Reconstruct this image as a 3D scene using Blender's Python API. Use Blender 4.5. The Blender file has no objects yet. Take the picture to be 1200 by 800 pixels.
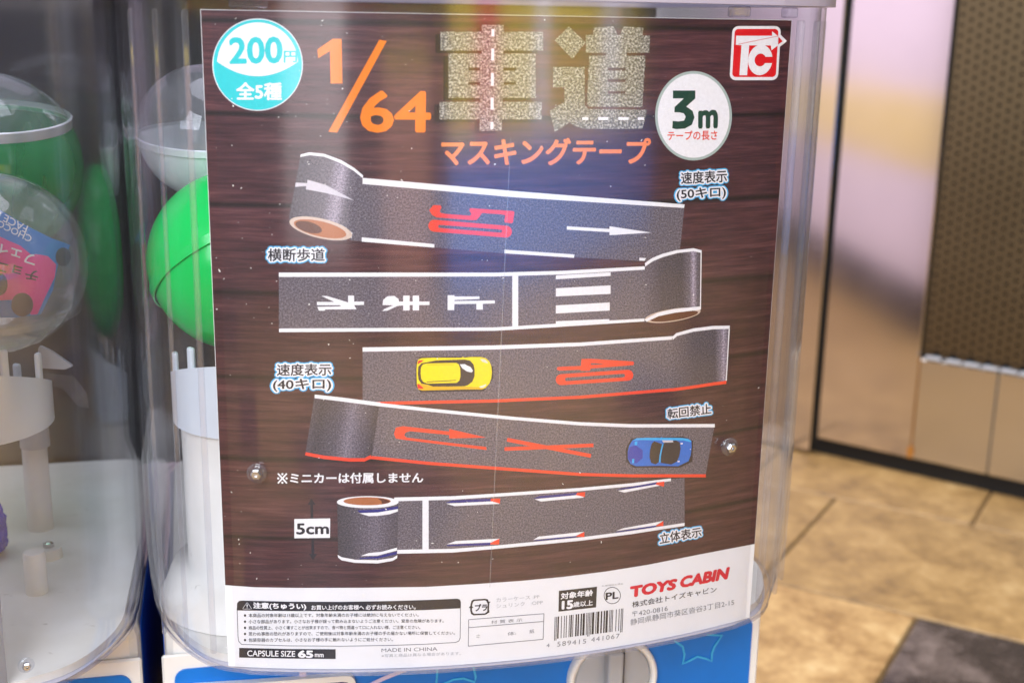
import bpy, bmesh, math, random
import numpy as np
from mathutils import Vector, Matrix
random.seed(7)
S = bpy.context.scene
COL = S.collection
R = math.radians

# ------------------------------------------------------------------ camera
CH = 0.62                                     # camera height above the floor
FPX = 1480.0                                  # focal length in photo pixels (photo is 1200 wide)
PITCH = math.atan(383 / FPX); ROLL = R(1.05)
_f = np.array([0, math.cos(PITCH), -math.sin(PITCH)]); _u = np.array([0, math.sin(PITCH), math.cos(PITCH)]); _r = np.array([1., 0, 0])
RT = math.cos(ROLL) * _r + math.sin(ROLL) * _u; UP = -math.sin(ROLL) * _r + math.cos(ROLL) * _u; FW = _f
cam = bpy.data.cameras.new('camera'); co = bpy.data.objects.new('camera', cam); COL.objects.link(co)
cam.sensor_width = 36; cam.lens = FPX * 36 / 1200; cam.clip_start = 0.02; cam.clip_end = 60
co.matrix_world = Matrix(((RT[0], UP[0], -FW[0], 0), (RT[1], UP[1], -FW[1], 0), (RT[2], UP[2], -FW[2], CH), (0, 0, 0, 1)))
cam.dof.use_dof = True; cam.dof.focus_distance = 0.60; cam.dof.aperture_fstop = 9.0
S.camera = co

# ------------------------------------------------------------------ light
w = bpy.data.worlds.new('World'); S.world = w; w.use_nodes = True
bg = w.node_tree.nodes['Background']; bg.inputs[0].default_value = (0.92, 0.94, 1.0, 1); bg.inputs[1].default_value = 0.48
def area(name, loc, target, size, energy, color=(1, 1, 1), sy=None):
    l = bpy.data.lights.new(name, 'AREA'); l.energy = energy; l.color = color; l.shape = 'RECTANGLE'; l.size = size; l.size_y = sy or size
    o = bpy.data.objects.new(name, l); COL.objects.link(o); o.location = loc
    o.rotation_euler = (Vector(target) - Vector(loc)).to_track_quat('-Z', 'Y').to_euler(); return o
area('added_key_lamp', (-0.45, -1.0, 1.35), (0.0, 0.56, 0.42), 1.1, 47, (0.90, 0.95, 1.0))  # unseen lamp, added to light the card from the front
area('unseen_upper_lamp', (-0.1, 0.45, 2.3), (0.0, 0.6, 0.3), 1.2, 38, (0.95, 0.97, 1.0))
area('unseen_upper_lamp', (-0.7, 2.1, 1.7), (-0.3, 0.9, 0.35), 1.0, 52, (1.0, 0.94, 0.98))  # added out of view to brighten what the steel wall reflects
area('unseen_upper_lamp', (0.9, 1.0, 2.3), (0.7, 1.25, 0.0), 0.8, 7, (1.0, 0.97, 0.94))
area('added_reflection_lamp', (0.9, -0.65, 1.25), (0.9, -1.6, 0.3), 1.9, 135, (1.0, 0.98, 0.96), 0.6)  # unseen lamp, added to strengthen the blue and yellow reflections
S.view_settings.view_transform = 'Standard'; S.view_settings.look = 'None'
S.view_settings.exposure = 0.0; S.view_settings.gamma = 1.0
S.cycles.max_bounces = 7; S.cycles.transparent_max_bounces = 32; S.cycles.diffuse_bounces = 3; S.cycles.glossy_bounces = 3
S.cycles.caustics_reflective = False; S.cycles.caustics_refractive = False
S.cycles.use_denoising = True
S.cycles.sample_clamp_indirect = 6

# ------------------------------------------------------------------ materials
def lin(c):
    return tuple((x / 255 / 12.92 if x / 255 <= .04045 else ((x / 255 + .055) / 1.055) ** 2.4) for x in c)
class NT:
    def __init__(s, name):
        s.m = bpy.data.materials.new(name); s.m.use_nodes = True; s.t = s.m.node_tree; s.b = s.t.nodes['Principled BSDF']
        s.out = s.t.nodes['Material Output']
    def n(s, t, **k):
        nd = s.t.nodes.new(t)
        for a, v in k.items(): setattr(nd, a, v)
        return nd
    def l(s, a, b): s.t.links.new(a, b)
    def tex(s, kind='Object'):
        return s.n('ShaderNodeTexCoord').outputs[kind]
    def mapping(s, vec, scale):
        mp = s.n('ShaderNodeMapping'); s.l(vec, mp.inputs['Vector']); mp.inputs['Scale'].default_value = scale; return mp.outputs[0]
    def noise(s, vec, scale, detail=3, rough=.5):
        nz = s.n('ShaderNodeTexNoise'); s.l(vec, nz.inputs['Vector']); nz.inputs['Scale'].default_value = scale
        nz.inputs['Detail'].default_value = detail; nz.inputs['Roughness'].default_value = rough; return nz.outputs['Fac']
    def ramp(s, fac, stops):
        r = s.n('ShaderNodeValToRGB'); e = r.color_ramp.elements
        while len(e) < len(stops): e.new(.5)
        for i, (p, c) in enumerate(stops):
            e[i].position = p; e[i].color = (*c, 1) if len(c) == 3 else c
        s.l(fac, r.inputs[0]); return r.outputs[0]
    def mix(s, fac, a, b, mode='MIX'):
        m = s.n('ShaderNodeMix', data_type='RGBA', blend_type=mode)
        for sock, v in ((m.inputs[0], fac), (m.inputs[6], a), (m.inputs[7], b)):
            if isinstance(v, (int, float)): sock.default_value = v
            elif isinstance(v, tuple): sock.default_value = (*v, 1)
            else: s.l(v, sock)
        return m.outputs[2]
    def math(s, op, a, b=0.0):
        m = s.n('ShaderNodeMath', operation=op)
        for sock, v in ((m.inputs[0], a), (m.inputs[1], b)):
            if isinstance(v, (int, float)): sock.default_value = v
            else: s.l(v, sock)
        return m.outputs[0]
    def bump(s, h, strength, dist=.001):
        b = s.n('ShaderNodeBump'); b.inputs['Strength'].default_value = strength; b.inputs['Distance'].default_value = dist
        s.l(h, b.inputs['Height']); s.l(b.outputs[0], s.b.inputs['Normal'])
MATS = {}
def plain(name, rgb, rough=.5, metal=0, spec=.5, var=0.0, vscale=40, trans=0):
    k = NT(name); c = lin(rgb); k.b.inputs['Roughness'].default_value = rough; k.b.inputs['Metallic'].default_value = metal
    k.b.inputs['Specular IOR Level'].default_value = spec; k.b.inputs['Base Color'].default_value = (*c, 1)
    if var:
        f = k.noise(k.tex(), vscale, 5, .6)
        k.l(k.ramp(f, [(.3, tuple(x * (1 - var) for x in c)), (.7, tuple(min(1, x * (1 + var)) for x in c))]), k.b.inputs['Base Color'])
    if trans:
        k.b.inputs['Subsurface Weight'].default_value = trans; k.b.inputs['Subsurface Radius'].default_value = (.004, .004, .004)
    MATS[name] = k.m; return k.m
def printed(name, rgb, var=.06):          # ink on paper
    k = NT(name); c = lin(rgb); k.b.inputs['Roughness'].default_value = .55; k.b.inputs['Specular IOR Level'].default_value = .25
    f = k.noise(k.tex('UV'), 60, 4, .7)
    k.l(k.ramp(f, [(.3, tuple(x * (1 - var) for x in c)), (.7, tuple(min(1, x * (1 + var)) for x in c))]), k.b.inputs['Base Color'])
    MATS[name] = k.m; return k.m
def clear(name, tint=(.96, .96, .98), haze=.03, ior=1.49, rough=.02, wave=0.0, hazecol=(.8, .82, .86)):
    k = NT(name); t = k.t; t.nodes.remove(k.b)
    geo = k.n('ShaderNodeNewGeometry')
    i2 = k.n('ShaderNodeMix'); i2.inputs[2].default_value = ior; i2.inputs[3].default_value = 1 / ior; k.l(geo.outputs['Backfacing'], i2.inputs[0])
    fr = k.n('ShaderNodeFresnel'); k.l(i2.outputs[0], fr.inputs['IOR'])
    tr = k.n('ShaderNodeBsdfTransparent'); tr.inputs[0].default_value = (*tint, 1)
    gl = k.n('ShaderNodeBsdfGlossy'); gl.inputs['Roughness'].default_value = rough; gl.inputs[0].default_value = (1, 1, 1, 1)
    df = k.n('ShaderNodeBsdfDiffuse'); df.inputs[0].default_value = (*hazecol, 1)
    nz = k.noise(k.mapping(k.tex(), (1, 1, .35)), 14, 3, .65)
    hz = k.math('MULTIPLY', k.math('POWER', nz, 2.0), haze * 3.2)
    m1 = k.n('ShaderNodeMixShader'); k.l(hz, m1.inputs[0]); k.l(tr.outputs[0], m1.inputs[1]); k.l(df.outputs[0], m1.inputs[2])
    m2 = k.n('ShaderNodeMixShader'); k.l(fr.outputs[0], m2.inputs[0]); k.l(m1.outputs[0], m2.inputs[1]); k.l(gl.outputs[0], m2.inputs[2])
    if wave:
        b = k.n('ShaderNodeBump'); b.inputs['Strength'].default_value = wave; b.inputs['Distance'].default_value = .002
        k.l(k.noise(k.mapping(k.tex(), (1, 1, .3)), 9, 2), b.inputs['Height']); k.l(b.outputs[0], gl.inputs['Normal']); k.l(b.outputs[0], fr.inputs['Normal'])
    k.l(m2.outputs[0], k.out.inputs['Surface']); MATS[name] = k.m; return k.m

clear('clear_shell', (.968, .968, .985), .006, rough=.11)
clear('dimming_lid', (.84, .84, .88), .05)  # tint added to cut the light entering the hopper from above
clear('clear_rim', (.86, .86, .90), .06)
clear('clear_streak_bar', (.93, .93, .95), .05)
clear('clear_capsule', (.92, .94, .94), .10)
clear('frosted_capsule', (.66, .71, .71), .8)
clear('green_clear', (.34, .74, .48), .42, hazecol=(.10, .55, .22))
clear('scratch', (.85, .85, .85), .16)
plain('white_plastic', (236, 234, 232), .38, var=.04, vscale=25)
plain('tray_white', (232, 231, 226), .45)
k = NT('tray_white'); v_ = k.tex(); c0 = k.ramp(k.noise(v_, 18, 5, .6), [(.3, lin((222, 220, 212))), (.7, lin((238, 237, 233)))])
sp = k.ramp(k.noise(k.mapping(v_, (1, 2.2, 1)), 95, 4, .7), [(.66, (0, 0, 0)), (.74, (1, 1, 1))])
k.l(k.mix(k.math('MULTIPLY', sp, .45), c0, lin((120, 108, 92))), k.b.inputs['Base Color']); k.b.inputs['Roughness'].default_value = .45; MATS['tray_white'] = k.m
plain('base_lilac', (196, 194, 208), .4, var=.04)
plain('cup_white', (214, 222, 230), .4, var=.03)
plain('grey_plastic', (168, 170, 176), .35, var=.04)
plain('lid_grey', (168, 160, 178), .3, var=.05)
plain('dark_gap', (18, 17, 19), .6, var=.1)
plain('purple_plate', (45, 36, 110), .3, var=.1)
plain('blue_sticker', (0, 112, 205), .32, var=.05, vscale=60)
plain('blue_side', (14, 84, 190), .4, var=.1)
plain('cyan_line', (60, 175, 228), .4, var=.05)
plain('pink_line', (205, 190, 220), .4, var=.05)
plain('green_capsule', (0, 205, 92), .22, var=.05, vscale=30, trans=.15)
plain('green_dull', (40, 165, 84), .3, var=.1, vscale=30)
plain('taupe_back', (54, 50, 50), .6, var=.15, vscale=12)
plain('pale_back', (226, 214, 150), .5, var=.05)
plain('lilac_back', (215, 200, 220), .5, var=.05)
plain('screw_metal', (200, 200, 204), .25, metal=1.0, var=.05)
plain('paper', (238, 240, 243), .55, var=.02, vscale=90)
plain('paper_shaded', (122, 126, 134), .6, var=.04)  # white card in shadow; the shade is put into this grey
plain('dust', (225, 225, 225), .9, var=.05)
plain('blue_bag', (0, 40, 190), .6, var=.25, vscale=30)
plain('black_plinth', (14, 13, 13), .7, var=.3)
plain('partition_lilac', (228, 212, 232), .5, var=.05, vscale=6)
plain('skirting_grey', (46, 40, 52), .6, var=.1)
plain('partition_yellow', (232, 208, 150), .5, var=.05, vscale=6)
plain('seam_dark', (30, 24, 14), .7, var=.2)

def steel(name, rgb, rough):
    k = NT(name); c = lin(rgb); k.b.inputs['Metallic'].default_value = 1
    v = k.tex(); n = k.noise(k.mapping(v, (6, 6, 220)), 3, 4, .6); n2 = k.noise(v, 4, 4, .6)
    k.l(k.ramp(n2, [(.3, tuple(x * .88 for x in c)), (.7, c)]), k.b.inputs['Base Color'])
    k.l(k.math('ADD', k.math('ADD', k.math('MULTIPLY', n, .08), k.math('MULTIPLY', n2, .10)), rough - .05), k.b.inputs['Roughness']); MATS[name] = k.m; return k
steel('steel', (232, 226, 226), .09)
steel('steel_low', (226, 222, 216), .2)
k = steel('steel_perforated', (112, 98, 76), .42)
k = NT('rust'); k.b.inputs['Base Color'].default_value = (*lin((170, 112, 40)), 1); k.b.inputs['Roughness'].default_value = .9; MATS['rust'] = k.m

def stone(name, stops, scale, rough):
    k = NT(name); v = k.tex()
    a = k.noise(v, scale, 8, .68); b = k.noise(v, scale * 5, 6, .7); o = k.n('ShaderNodeObjectInfo').outputs['Random']
    c = k.ramp(k.math('ADD', k.math('MULTIPLY', a, .72), k.math('MULTIPLY', b, .28)), [(p, lin(x)) for p, x in stops])
    h = k.n('ShaderNodeHueSaturation'); k.l(c, h.inputs['Color']); k.l(k.math('ADD', k.math('MULTIPLY', o, .22), .74), h.inputs['Value'])
    k.l(h.outputs[0], k.b.inputs['Base Color'])
    k.l(k.math('ADD', k.math('MULTIPLY', b, .3), rough), k.b.inputs['Roughness']); k.bump(b, .25, .002); MATS[name] = k.m
stone('stone_tan', [(.33, (104, 80, 48)), (.43, (140, 109, 66)), (.54, (168, 134, 84)), (.66, (194, 162, 112))], 14, .35)
stone('stone_light', [(.33, (104, 76, 40)), (.44, (156, 120, 72)), (.55, (188, 152, 100)), (.66, (212, 182, 132))], 16, .35)
stone('stone_dark', [(.36, (40, 34, 32)), (.5, (66, 56, 52)), (.58, (112, 98, 92)), (.68, (150, 135, 128))], 7, .12)
stone('grout', [(.3, (92, 72, 46)), (.7, (124, 98, 64))], 20, .8)

# print materials
def wood():
    k = NT('wood_print'); uv = k.tex('UV')
    sx = k.n('ShaderNodeSeparateXYZ'); k.l(uv, sx.inputs[0]); U, V = sx.outputs[0], sx.outputs[1]
    pv = k.math('MULTIPLY', k.math('ADD', V, k.math('MULTIPLY', k.noise(uv, 1.5, 2), .010)), 1 / .385)
    fr = k.math('FRACT', pv); fl = k.math('FLOOR', pv)
    wn = k.n('ShaderNodeTexWhiteNoise', noise_dimensions='1D'); k.l(fl, wn.inputs['W'])
    cb = k.n('ShaderNodeCombineXYZ'); k.l(k.math('ADD', k.math('MULTIPLY', U, 1.1), k.math('MULTIPLY', wn.outputs[0], 9)), cb.inputs[0]); k.l(k.math('MULTIPLY', V, 16), cb.inputs[1])
    g = k.noise(cb.outputs[0], 2.2, 7, .62)
    cb2 = k.n('ShaderNodeCombineXYZ'); k.l(k.math('MULTIPLY', U, 3), cb2.inputs[0]); k.l(k.math('MULTIPLY', V, 55), cb2.inputs[1]); k.l(wn.outputs[0], cb2.inputs[2])
    g2 = k.noise(cb2.outputs[0], 2.2, 5, .6)
    c = k.ramp(k.math('ADD', k.math('MULTIPLY', g, .65), k.math('MULTIPLY', g2, .35)),
               [(.30, lin((34, 18, 24))), (.43, lin((58, 30, 36))), (.54, lin((78, 43, 48))), (.74, lin((114, 74, 76)))])
    h = k.n('ShaderNodeHueSaturation'); k.l(c, h.inputs['Color']); k.l(k.math('ADD', k.math('MULTIPLY', wn.outputs[0], .35), .72), h.inputs['Value'])
    seam = k.ramp(k.math('ABSOLUTE', k.math('SUBTRACT', fr, .5)), [(.455, (0, 0, 0)), (.492, (1, 1, 1))])
    k.l(k.mix(seam, h.outputs[0], lin((26, 14, 16))), k.b.inputs['Base Color'])
    k.b.inputs['Roughness'].default_value = .5; k.b.inputs['Specular IOR Level'].default_value = .3; MATS['wood_print'] = k.m
wood()
def asphalt(name, lo, mid, hi, spk=130, grad=None):
    k = NT(name); uv = k.tex('UV')
    n = k.noise(uv, spk, 1, .9); n2 = k.noise(uv, 6, 4, .6)
    c = k.ramp(n, [(.3, lin(lo)), (.48, lin(mid)), (.68, lin(hi))])
    c = k.mix(k.math('MULTIPLY', n2, .35), c, lin(mid))
    if grad:
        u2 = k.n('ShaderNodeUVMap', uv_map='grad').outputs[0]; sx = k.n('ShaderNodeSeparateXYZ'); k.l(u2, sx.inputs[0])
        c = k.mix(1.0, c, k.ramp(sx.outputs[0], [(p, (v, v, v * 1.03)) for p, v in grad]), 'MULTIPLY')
    k.l(c, k.b.inputs['Base Color']); k.b.inputs['Roughness'].default_value = .55; k.b.inputs['Specular IOR Level'].default_value = .25; MATS[name] = k.m
AS = ((68, 63, 71), (95, 89, 98), (132, 125, 134))
asphalt('asphalt', *AS)
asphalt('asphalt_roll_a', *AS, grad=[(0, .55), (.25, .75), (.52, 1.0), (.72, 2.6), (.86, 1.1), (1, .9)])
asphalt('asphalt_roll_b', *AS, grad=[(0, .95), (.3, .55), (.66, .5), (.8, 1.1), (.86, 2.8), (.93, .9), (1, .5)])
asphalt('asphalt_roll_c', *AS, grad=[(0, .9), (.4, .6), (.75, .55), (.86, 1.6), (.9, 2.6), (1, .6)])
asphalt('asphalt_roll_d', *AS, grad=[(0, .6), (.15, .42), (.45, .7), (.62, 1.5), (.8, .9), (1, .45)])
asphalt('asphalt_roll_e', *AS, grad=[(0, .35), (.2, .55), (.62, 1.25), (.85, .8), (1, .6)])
asphalt('title_speckle', (50, 47, 45), (112, 110, 104), (212, 210, 200), 100)
for nm, rgb in dict(ink_white=(240, 241, 244), ink_cyan=(52, 206, 210), ink_orange=(247, 128, 12), ink_salmon=(248, 138, 62), ink_shadow=(30, 20, 20),
                    ink_green=(24, 66, 50), ink_redtext=(228, 70, 40), ink_red=(240, 70, 44), ink_logo=(222, 8, 22), ink_crimson=(214, 18, 52), ink_black=(26, 28, 40),
                    ink_grey=(120, 124, 132), ink_pale=(168, 172, 178), ink_navy=(40, 42, 128), ink_glow=(70, 185, 240), ink_core=(176, 108, 66), ink_coredark=(92, 48, 30),
                    ink_cream=(206, 186, 170), ink_rim=(170, 188, 182), ink_yellow=(246, 224, 20), ink_yellowdk=(228, 178, 20), ink_glass=(54, 46, 42), ink_headlamp=(225, 225, 205),
                    ink_tail=(226, 30, 40), ink_blue=(28, 110, 205), ink_bluelt=(40, 178, 240), ink_bluedk=(44, 66, 170), ink_hood=(40, 38, 46), ink_pink=(236, 52, 150),
                    ink_sky=(30, 120, 200), ink_plum=(50, 36, 60), ink_lilac=(204, 200, 208), ink_carshadow=(40, 36, 40)).items():
    printed(nm, rgb)
# ------------------------------------------------------------------ helpers
def obj(name, bm, mat, parent=None, smooth=False, kind=None):
    me = bpy.data.meshes.new(name); bm.to_mesh(me); bm.free()
    if smooth:
        for p in me.polygons: p.use_smooth = True
    me.materials.append(MATS[mat] if isinstance(mat, str) else mat)
    o = bpy.data.objects.new(name, me); COL.objects.link(o)
    if parent is not None: o.parent = parent
    if kind: o['kind'] = kind
    return o
def tag(o, label, cat, group=None):
    o['label'] = label; o['category'] = cat
    if group: o['group'] = group
    return o
def empty(name, loc, rz=0):
    e = bpy.data.objects.new(name, None); COL.objects.link(e); e.location = loc; e.rotation_euler = (0, 0, rz); e.empty_display_size = .02
    e.matrix_basis = Matrix.Translation(loc) @ Matrix.Rotation(rz, 4, 'Z'); return e
def add_box(bm, x0, x1, y0, y1, z0, z1, bevel=0, seg=2):
    r = bmesh.ops.create_cube(bm, size=1)
    vs = r['verts']
    for v in vs: v.co = Vector(((x0 + x1) / 2 + v.co.x * (x1 - x0), (y0 + y1) / 2 + v.co.y * (y1 - y0), (z0 + z1) / 2 + v.co.z * (z1 - z0)))
    if bevel:
        es = list({e for v in vs for e in v.link_edges}); bmesh.ops.bevel(bm, geom=es, offset=bevel, segments=seg, affect='EDGES', profile=.5)
    return vs
def lathe(bm, prof, c=(0, 0, 0), n=40, axis=None, cap=True):
    rings = []
    M = axis or Matrix.Identity(4)
    for r, z in prof:
        if r < 1e-6: rings.append([bm.verts.new(Vector(c) + M @ Vector((0, 0, z)))])
        else: rings.append([bm.verts.new(Vector(c) + M @ Vector((r * math.cos(2 * math.pi * i / n), r * math.sin(2 * math.pi * i / n), z))) for i in range(n)])
    for a, b in zip(rings, rings[1:]):
        for i in range(n):
            j = (i + 1) % n
            if len(a) == 1 and len(b) == 1: continue
            if len(a) == 1: bm.faces.new((a[0], b[j], b[i]))
            elif len(b) == 1: bm.faces.new((a[i], a[j], b[0]))
            else: bm.faces.new((a[i], a[j], b[j], b[i]))
    return bm
def extrude_outline(bm, pts, z0, z1, inner=None, top=True, bottom=True):
    a = [bm.verts.new((x, y, z0)) for x, y in pts]; b = [bm.verts.new((x, y, z1)) for x, y in pts]; n = len(pts)
    for i in range(n): bm.faces.new((a[i], a[(i + 1) % n], b[(i + 1) % n], b[i]))
    if inner is None:
        if top: bm.faces.new(b)
        if bottom: bm.faces.new(a[::-1])
    else:
        c = [bm.verts.new((x, y, z0)) for x, y in inner]; d = [bm.verts.new((x, y, z1)) for x, y in inner]
        for i in range(n):
            j = (i + 1) % n
            bm.faces.new((c[j], c[i], d[i], d[j]))
            if top: bm.faces.new((b[i], b[j], d[j], d[i]))
            if bottom: bm.faces.new((a[j], a[i], c[i], c[j]))
    bmesh.ops.recalc_face_normals(bm, faces=bm.faces)
    return bm

# photo pixel -> ray, machine frame, card surface
def ray(x, y): return FW + RT * (x - 600) / FPX + UP * (400 - y) / FPX
TH = R(13.17)
OX = np.array([-.00235, .5716])
EX = np.array([math.cos(TH), math.sin(TH)]); EY = np.array([-math.sin(TH), math.cos(TH)])
CC = OX + EY * .422; RC = .442               # centre and radius of the curved display card (from the photo)
def at_local(x, y, ly):                        # point of a pixel's ray on the machine plane local y = ly
    r = ray(x, y); t = ((OX @ EY) + ly) / (r[:2] @ EY); p = r * t
    return np.array([(p[:2] - OX) @ EX, ly, p[2] + CH])
def card_hit(x, y, off=0.0, rad=RC):
    r = ray(x, y); d = r[:2]; a = d @ d; b = -2 * d @ CC; c = CC @ CC - RC * RC
    t = (-b - math.sqrt(max(b * b - 4 * a * c, 0))) / (2 * a); p = r * t
    ang = math.atan2(p[0] - CC[0], -(p[1] - CC[1])); rr = rad + off
    return (CC[0] + rr * math.sin(ang), CC[1] - rr * math.cos(ang), p[2] + CH), (ang * RC * 10, (p[2] + CH) * 10)
LAYER = 4.5e-5
class CardArt:
    def __init__(s, root): s.root = root; s.inv = root.matrix_world.inverted() if False else None
    def place(s, bm, name, mat, layer, parent, grad=None, step=12):
        bm.normal_update(); bmesh.ops.triangulate(bm, faces=[f for f in bm.faces if len(f.verts) > 3], ngon_method='EAR_CLIP')
        xs = [v.co.x for v in bm.verts]
        if not xs: bm.free(); return None
        x = math.floor(min(xs) / step) * step + step
        while x < max(xs):
            bmesh.ops.bisect_plane(bm, geom=bm.verts[:] + bm.edges[:] + bm.faces[:], plane_co=(x, 0, 0), plane_no=(1, 0, 0), dist=1e-5); x += step
        uvl = bm.loops.layers.uv.new('UVMap'); g = bm.loops.layers.uv.new('grad') if grad else None
        hits = {}
        bm.verts.index_update()
        for v in bm.verts: hits[v.index] = card_hit(v.co.x, v.co.y, .00012 + (layer + v.co.z) * LAYER)
        for f in bm.faces:
            for lp in f.loops:
                lp[uvl].uv = hits[lp.vert.index][1]
                if g: lp[g].uv = (grad(lp.vert.co.x, lp.vert.co.y), .5)
        # to machine-card frame
        for v in bm.verts:
            p = hits[v.index][0]; q = np.array(p[:2]) - OX
            v.co = Vector((q @ EX, q @ EY, p[2]))
        for f in bm.faces:
            f.normal_update()
        flip = [f for f in bm.faces if f.normal.y > 0]
        bmesh.ops.reverse_faces(bm, faces=flip)
        return obj(name, bm, mat, parent)
    def poly(s, name, pts, mat, layer, parent, grad=None):
        bm = bmesh.new()
        polys = pts if isinstance(pts[0][0], (tuple, list)) else [pts]
        for p in polys: bm.faces.new([bm.verts.new((x, y, 0)) for x, y in p])
        return s.place(bm, name, mat, layer, parent, grad)
    def ring(s, name, outer, inner, mat, layer, parent):
        bm = bmesh.new(); n = len(outer)
        a = [bm.verts.new((x, y, 0)) for x, y in outer]; b = [bm.verts.new((x, y, 0)) for x, y in inner]
        for i in range(n): bm.faces.new((a[i], a[(i + 1) % n], b[(i + 1) % n], b[i]))
        return s.place(bm, name, mat, layer, parent)
    def text(s, name, body, quad, mat, layer, parent, bold=.0, shear=0, halo=None, space=1.0):
        bm, bb = text_bm(body, bold, space, shear)
        (x0, y0, x1, y1) = bb
        def put(bm):
            for v in bm.verts:
                a = (v.co.x - x0) / (x1 - x0); b = (v.co.y - y0) / (y1 - y0)
                tl, tr, br, bl = quad
                px = [(bl[i] * (1 - a) + br[i] * a) * (1 - b) + (tl[i] * (1 - a) + tr[i] * a) * b for i in (0, 1)]
                v.co = Vector((px[0], px[1], v.co.z))
            return bm
        o = s.place(put(bm), name, mat, layer, parent, step=24)
        if halo:
            for i, (off, m) in enumerate(halo):
                bm2, _ = text_bm(body, off, space, shear); s.place(put(bm2), 'halo', m, layer - 2 - i * 2, o, step=24)
        return o
_tc = {}
def text_bm(body, bold, space=1.0, shear=0):
    """glyph mesh; boldness is made of a few copies of the glyphs, shifted and stacked a few microns apart"""
    key = (body, space, shear)
    if key not in _tc:
        cu = bpy.data.curves.new('t', 'FONT'); cu.body = body; cu.space_character = space; cu.shear = shear; cu.resolution_u = 3
        o = bpy.data.objects.new('t', cu); COL.objects.link(o); dg = bpy.context.evaluated_depsgraph_get(); dg.update()
        m = bpy.data.meshes.new_from_object(o.evaluated_get(dg))
        vs = np.array([v.co[:2] for v in m.vertices]); fs = [tuple(p.vertices) for p in m.polygons]
        bpy.data.meshes.remove(m); bpy.data.objects.remove(o); bpy.data.curves.remove(cu)
        _tc[key] = (vs, fs, (*vs.min(0), *vs.max(0)))
    vs, fs, bb = _tc[key]
    n = 0 if bold < .004 else (6 if bold < .06 else (10 if bold < .1 else 16))
    sh = [(0, 0)] + [(bold * math.cos(2 * math.pi * i / n), bold * math.sin(2 * math.pi * i / n)) for i in range(n)]
    bm = bmesh.new()
    for i, (dx, dy) in enumerate(sh):
        V = [bm.verts.new((x + dx, y + dy, i * .1)) for x, y in vs]
        for f in fs:
            try: bm.faces.new([V[q] for q in f])
            except ValueError: pass
    return bm, bb
def rect(x0, y0, x1, y1): return [(x0, y0), (x1, y0), (x1, y1), (x0, y1)]
def ell(cx, cy, rx, ry, n=48, a0=0, a1=360, rot=0):
    out = []
    for i in range(n):
        a = R(a0 + (a1 - a0) * i / (n if a1 - a0 == 360 else n - 1)); x, y = rx * math.cos(a), ry * math.sin(a); c, s_ = math.cos(R(rot)), math.sin(R(rot))
        out.append((cx + x * c - y * s_, cy + x * s_ + y * c))
    return out
def zz(pts, ox, oy, sc): return [(ox + x / sc, oy + y / sc) for x, y in pts]
def band(top, th):                              # polyline with thickness downwards -> polygon
    th = th if isinstance(th, (list, tuple)) else [th] * len(top)
    return list(top) + [(x, y + t) for (x, y), t in zip(top[::-1], th[::-1])]
def interp(pts, x):
    for (x0, y0), (x1, y1) in zip(pts, pts[1:]):
        if x0 <= x <= x1: return y0 + (y1 - y0) * (x - x0) / (x1 - x0)
    return pts[-1][1] if x > pts[-1][0] else pts[0][1]
def stroke(p, q, wd):
    dx, dy = q[0] - p[0], q[1] - p[1]; l = math.hypot(dx, dy); nx, ny = -dy / l * wd / 2, dx / l * wd / 2
    return [(p[0] + nx, p[1] + ny), (q[0] + nx, q[1] + ny), (q[0] - nx, q[1] - ny), (p[0] - nx, p[1] - ny)]
def stadium(p, q, r, n=10):
    a = math.atan2(q[1] - p[1], q[0] - p[0]); out = []
    for i in range(n + 1): t = a - math.pi / 2 + math.pi * i / n; out.append((q[0] + r * math.cos(t), q[1] + r * math.sin(t)))
    for i in range(n + 1): t = a + math.pi / 2 + math.pi * i / n; out.append((p[0] + r * math.cos(t), p[1] + r * math.sin(t)))
    return out
def rrect(x0, y0, x1, y1, r, n=5):
    out = []
    for cx, cy, a in ((x1 - r, y0 + r, -90), (x1 - r, y1 - r, 0), (x0 + r, y1 - r, 90), (x0 + r, y0 + r, 180)):
        for i in range(n + 1): t = R(a + 90 * i / n); out.append((cx + r * math.cos(t), cy + r * math.sin(t)))
    return out

# ------------------------------------------------------------------ setting: floor, steel wall
g1 = np.array([.867, -.498]); g2 = np.array([-.498, -.867]); GC = np.array([.442, 1.246]); GA = math.atan2(g1[1], g1[0])
bm = bmesh.new(); add_box(bm, -6, 6, -6, 6, -.06, -.004)
floor_o = obj('floor', bm, 'grout'); floor_o['kind'] = 'structure'
def tile_mesh(wx, wy, mat, seed):
    bm = bmesh.new(); add_box(bm, -wx / 2, wx / 2, -wy / 2, wy / 2, -.008, 0, .0018, 1)
    me = bpy.data.meshes.new('tile'); bm.to_mesh(me); bm.free(); me.materials.append(MATS[mat]); return me
TS = .30; tm = {m: tile_mesh(TS - .0035, TS - .0035, m, 0) for m in ('stone_tan', 'stone_light', 'stone_dark')}
nt = 0
for j in range(-12, 13):
    for i in range(-13, 13):
        off = -.175 if j % 2 == 0 else 0.0
        e1 = off + (i + .5) * TS; e2 = (j - .5) * TS
        p = GC + g1 * e1 + g2 * e2
        if math.hypot(p[0] - .3, p[1] - .9) > 2.6: continue
        rnd = random.random()
        m = 'stone_tan' if rnd < .9 else 'stone_dark'
        if j == 1: m = 'stone_dark' if i == 0 else ('stone_light' if i in (-1,) else m if m != 'stone_dark' else 'stone_tan')
        if j == 0 and abs(i) < 4 or (j == 2 and abs(i) < 3): m = 'stone_tan'
        o = bpy.data.objects.new('tile', tm[m]); COL.objects.link(o); o.parent = floor_o
        o.location = (p[0], p[1], 0); o.rotation_euler = (0, 0, GA); nt += 1

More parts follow.
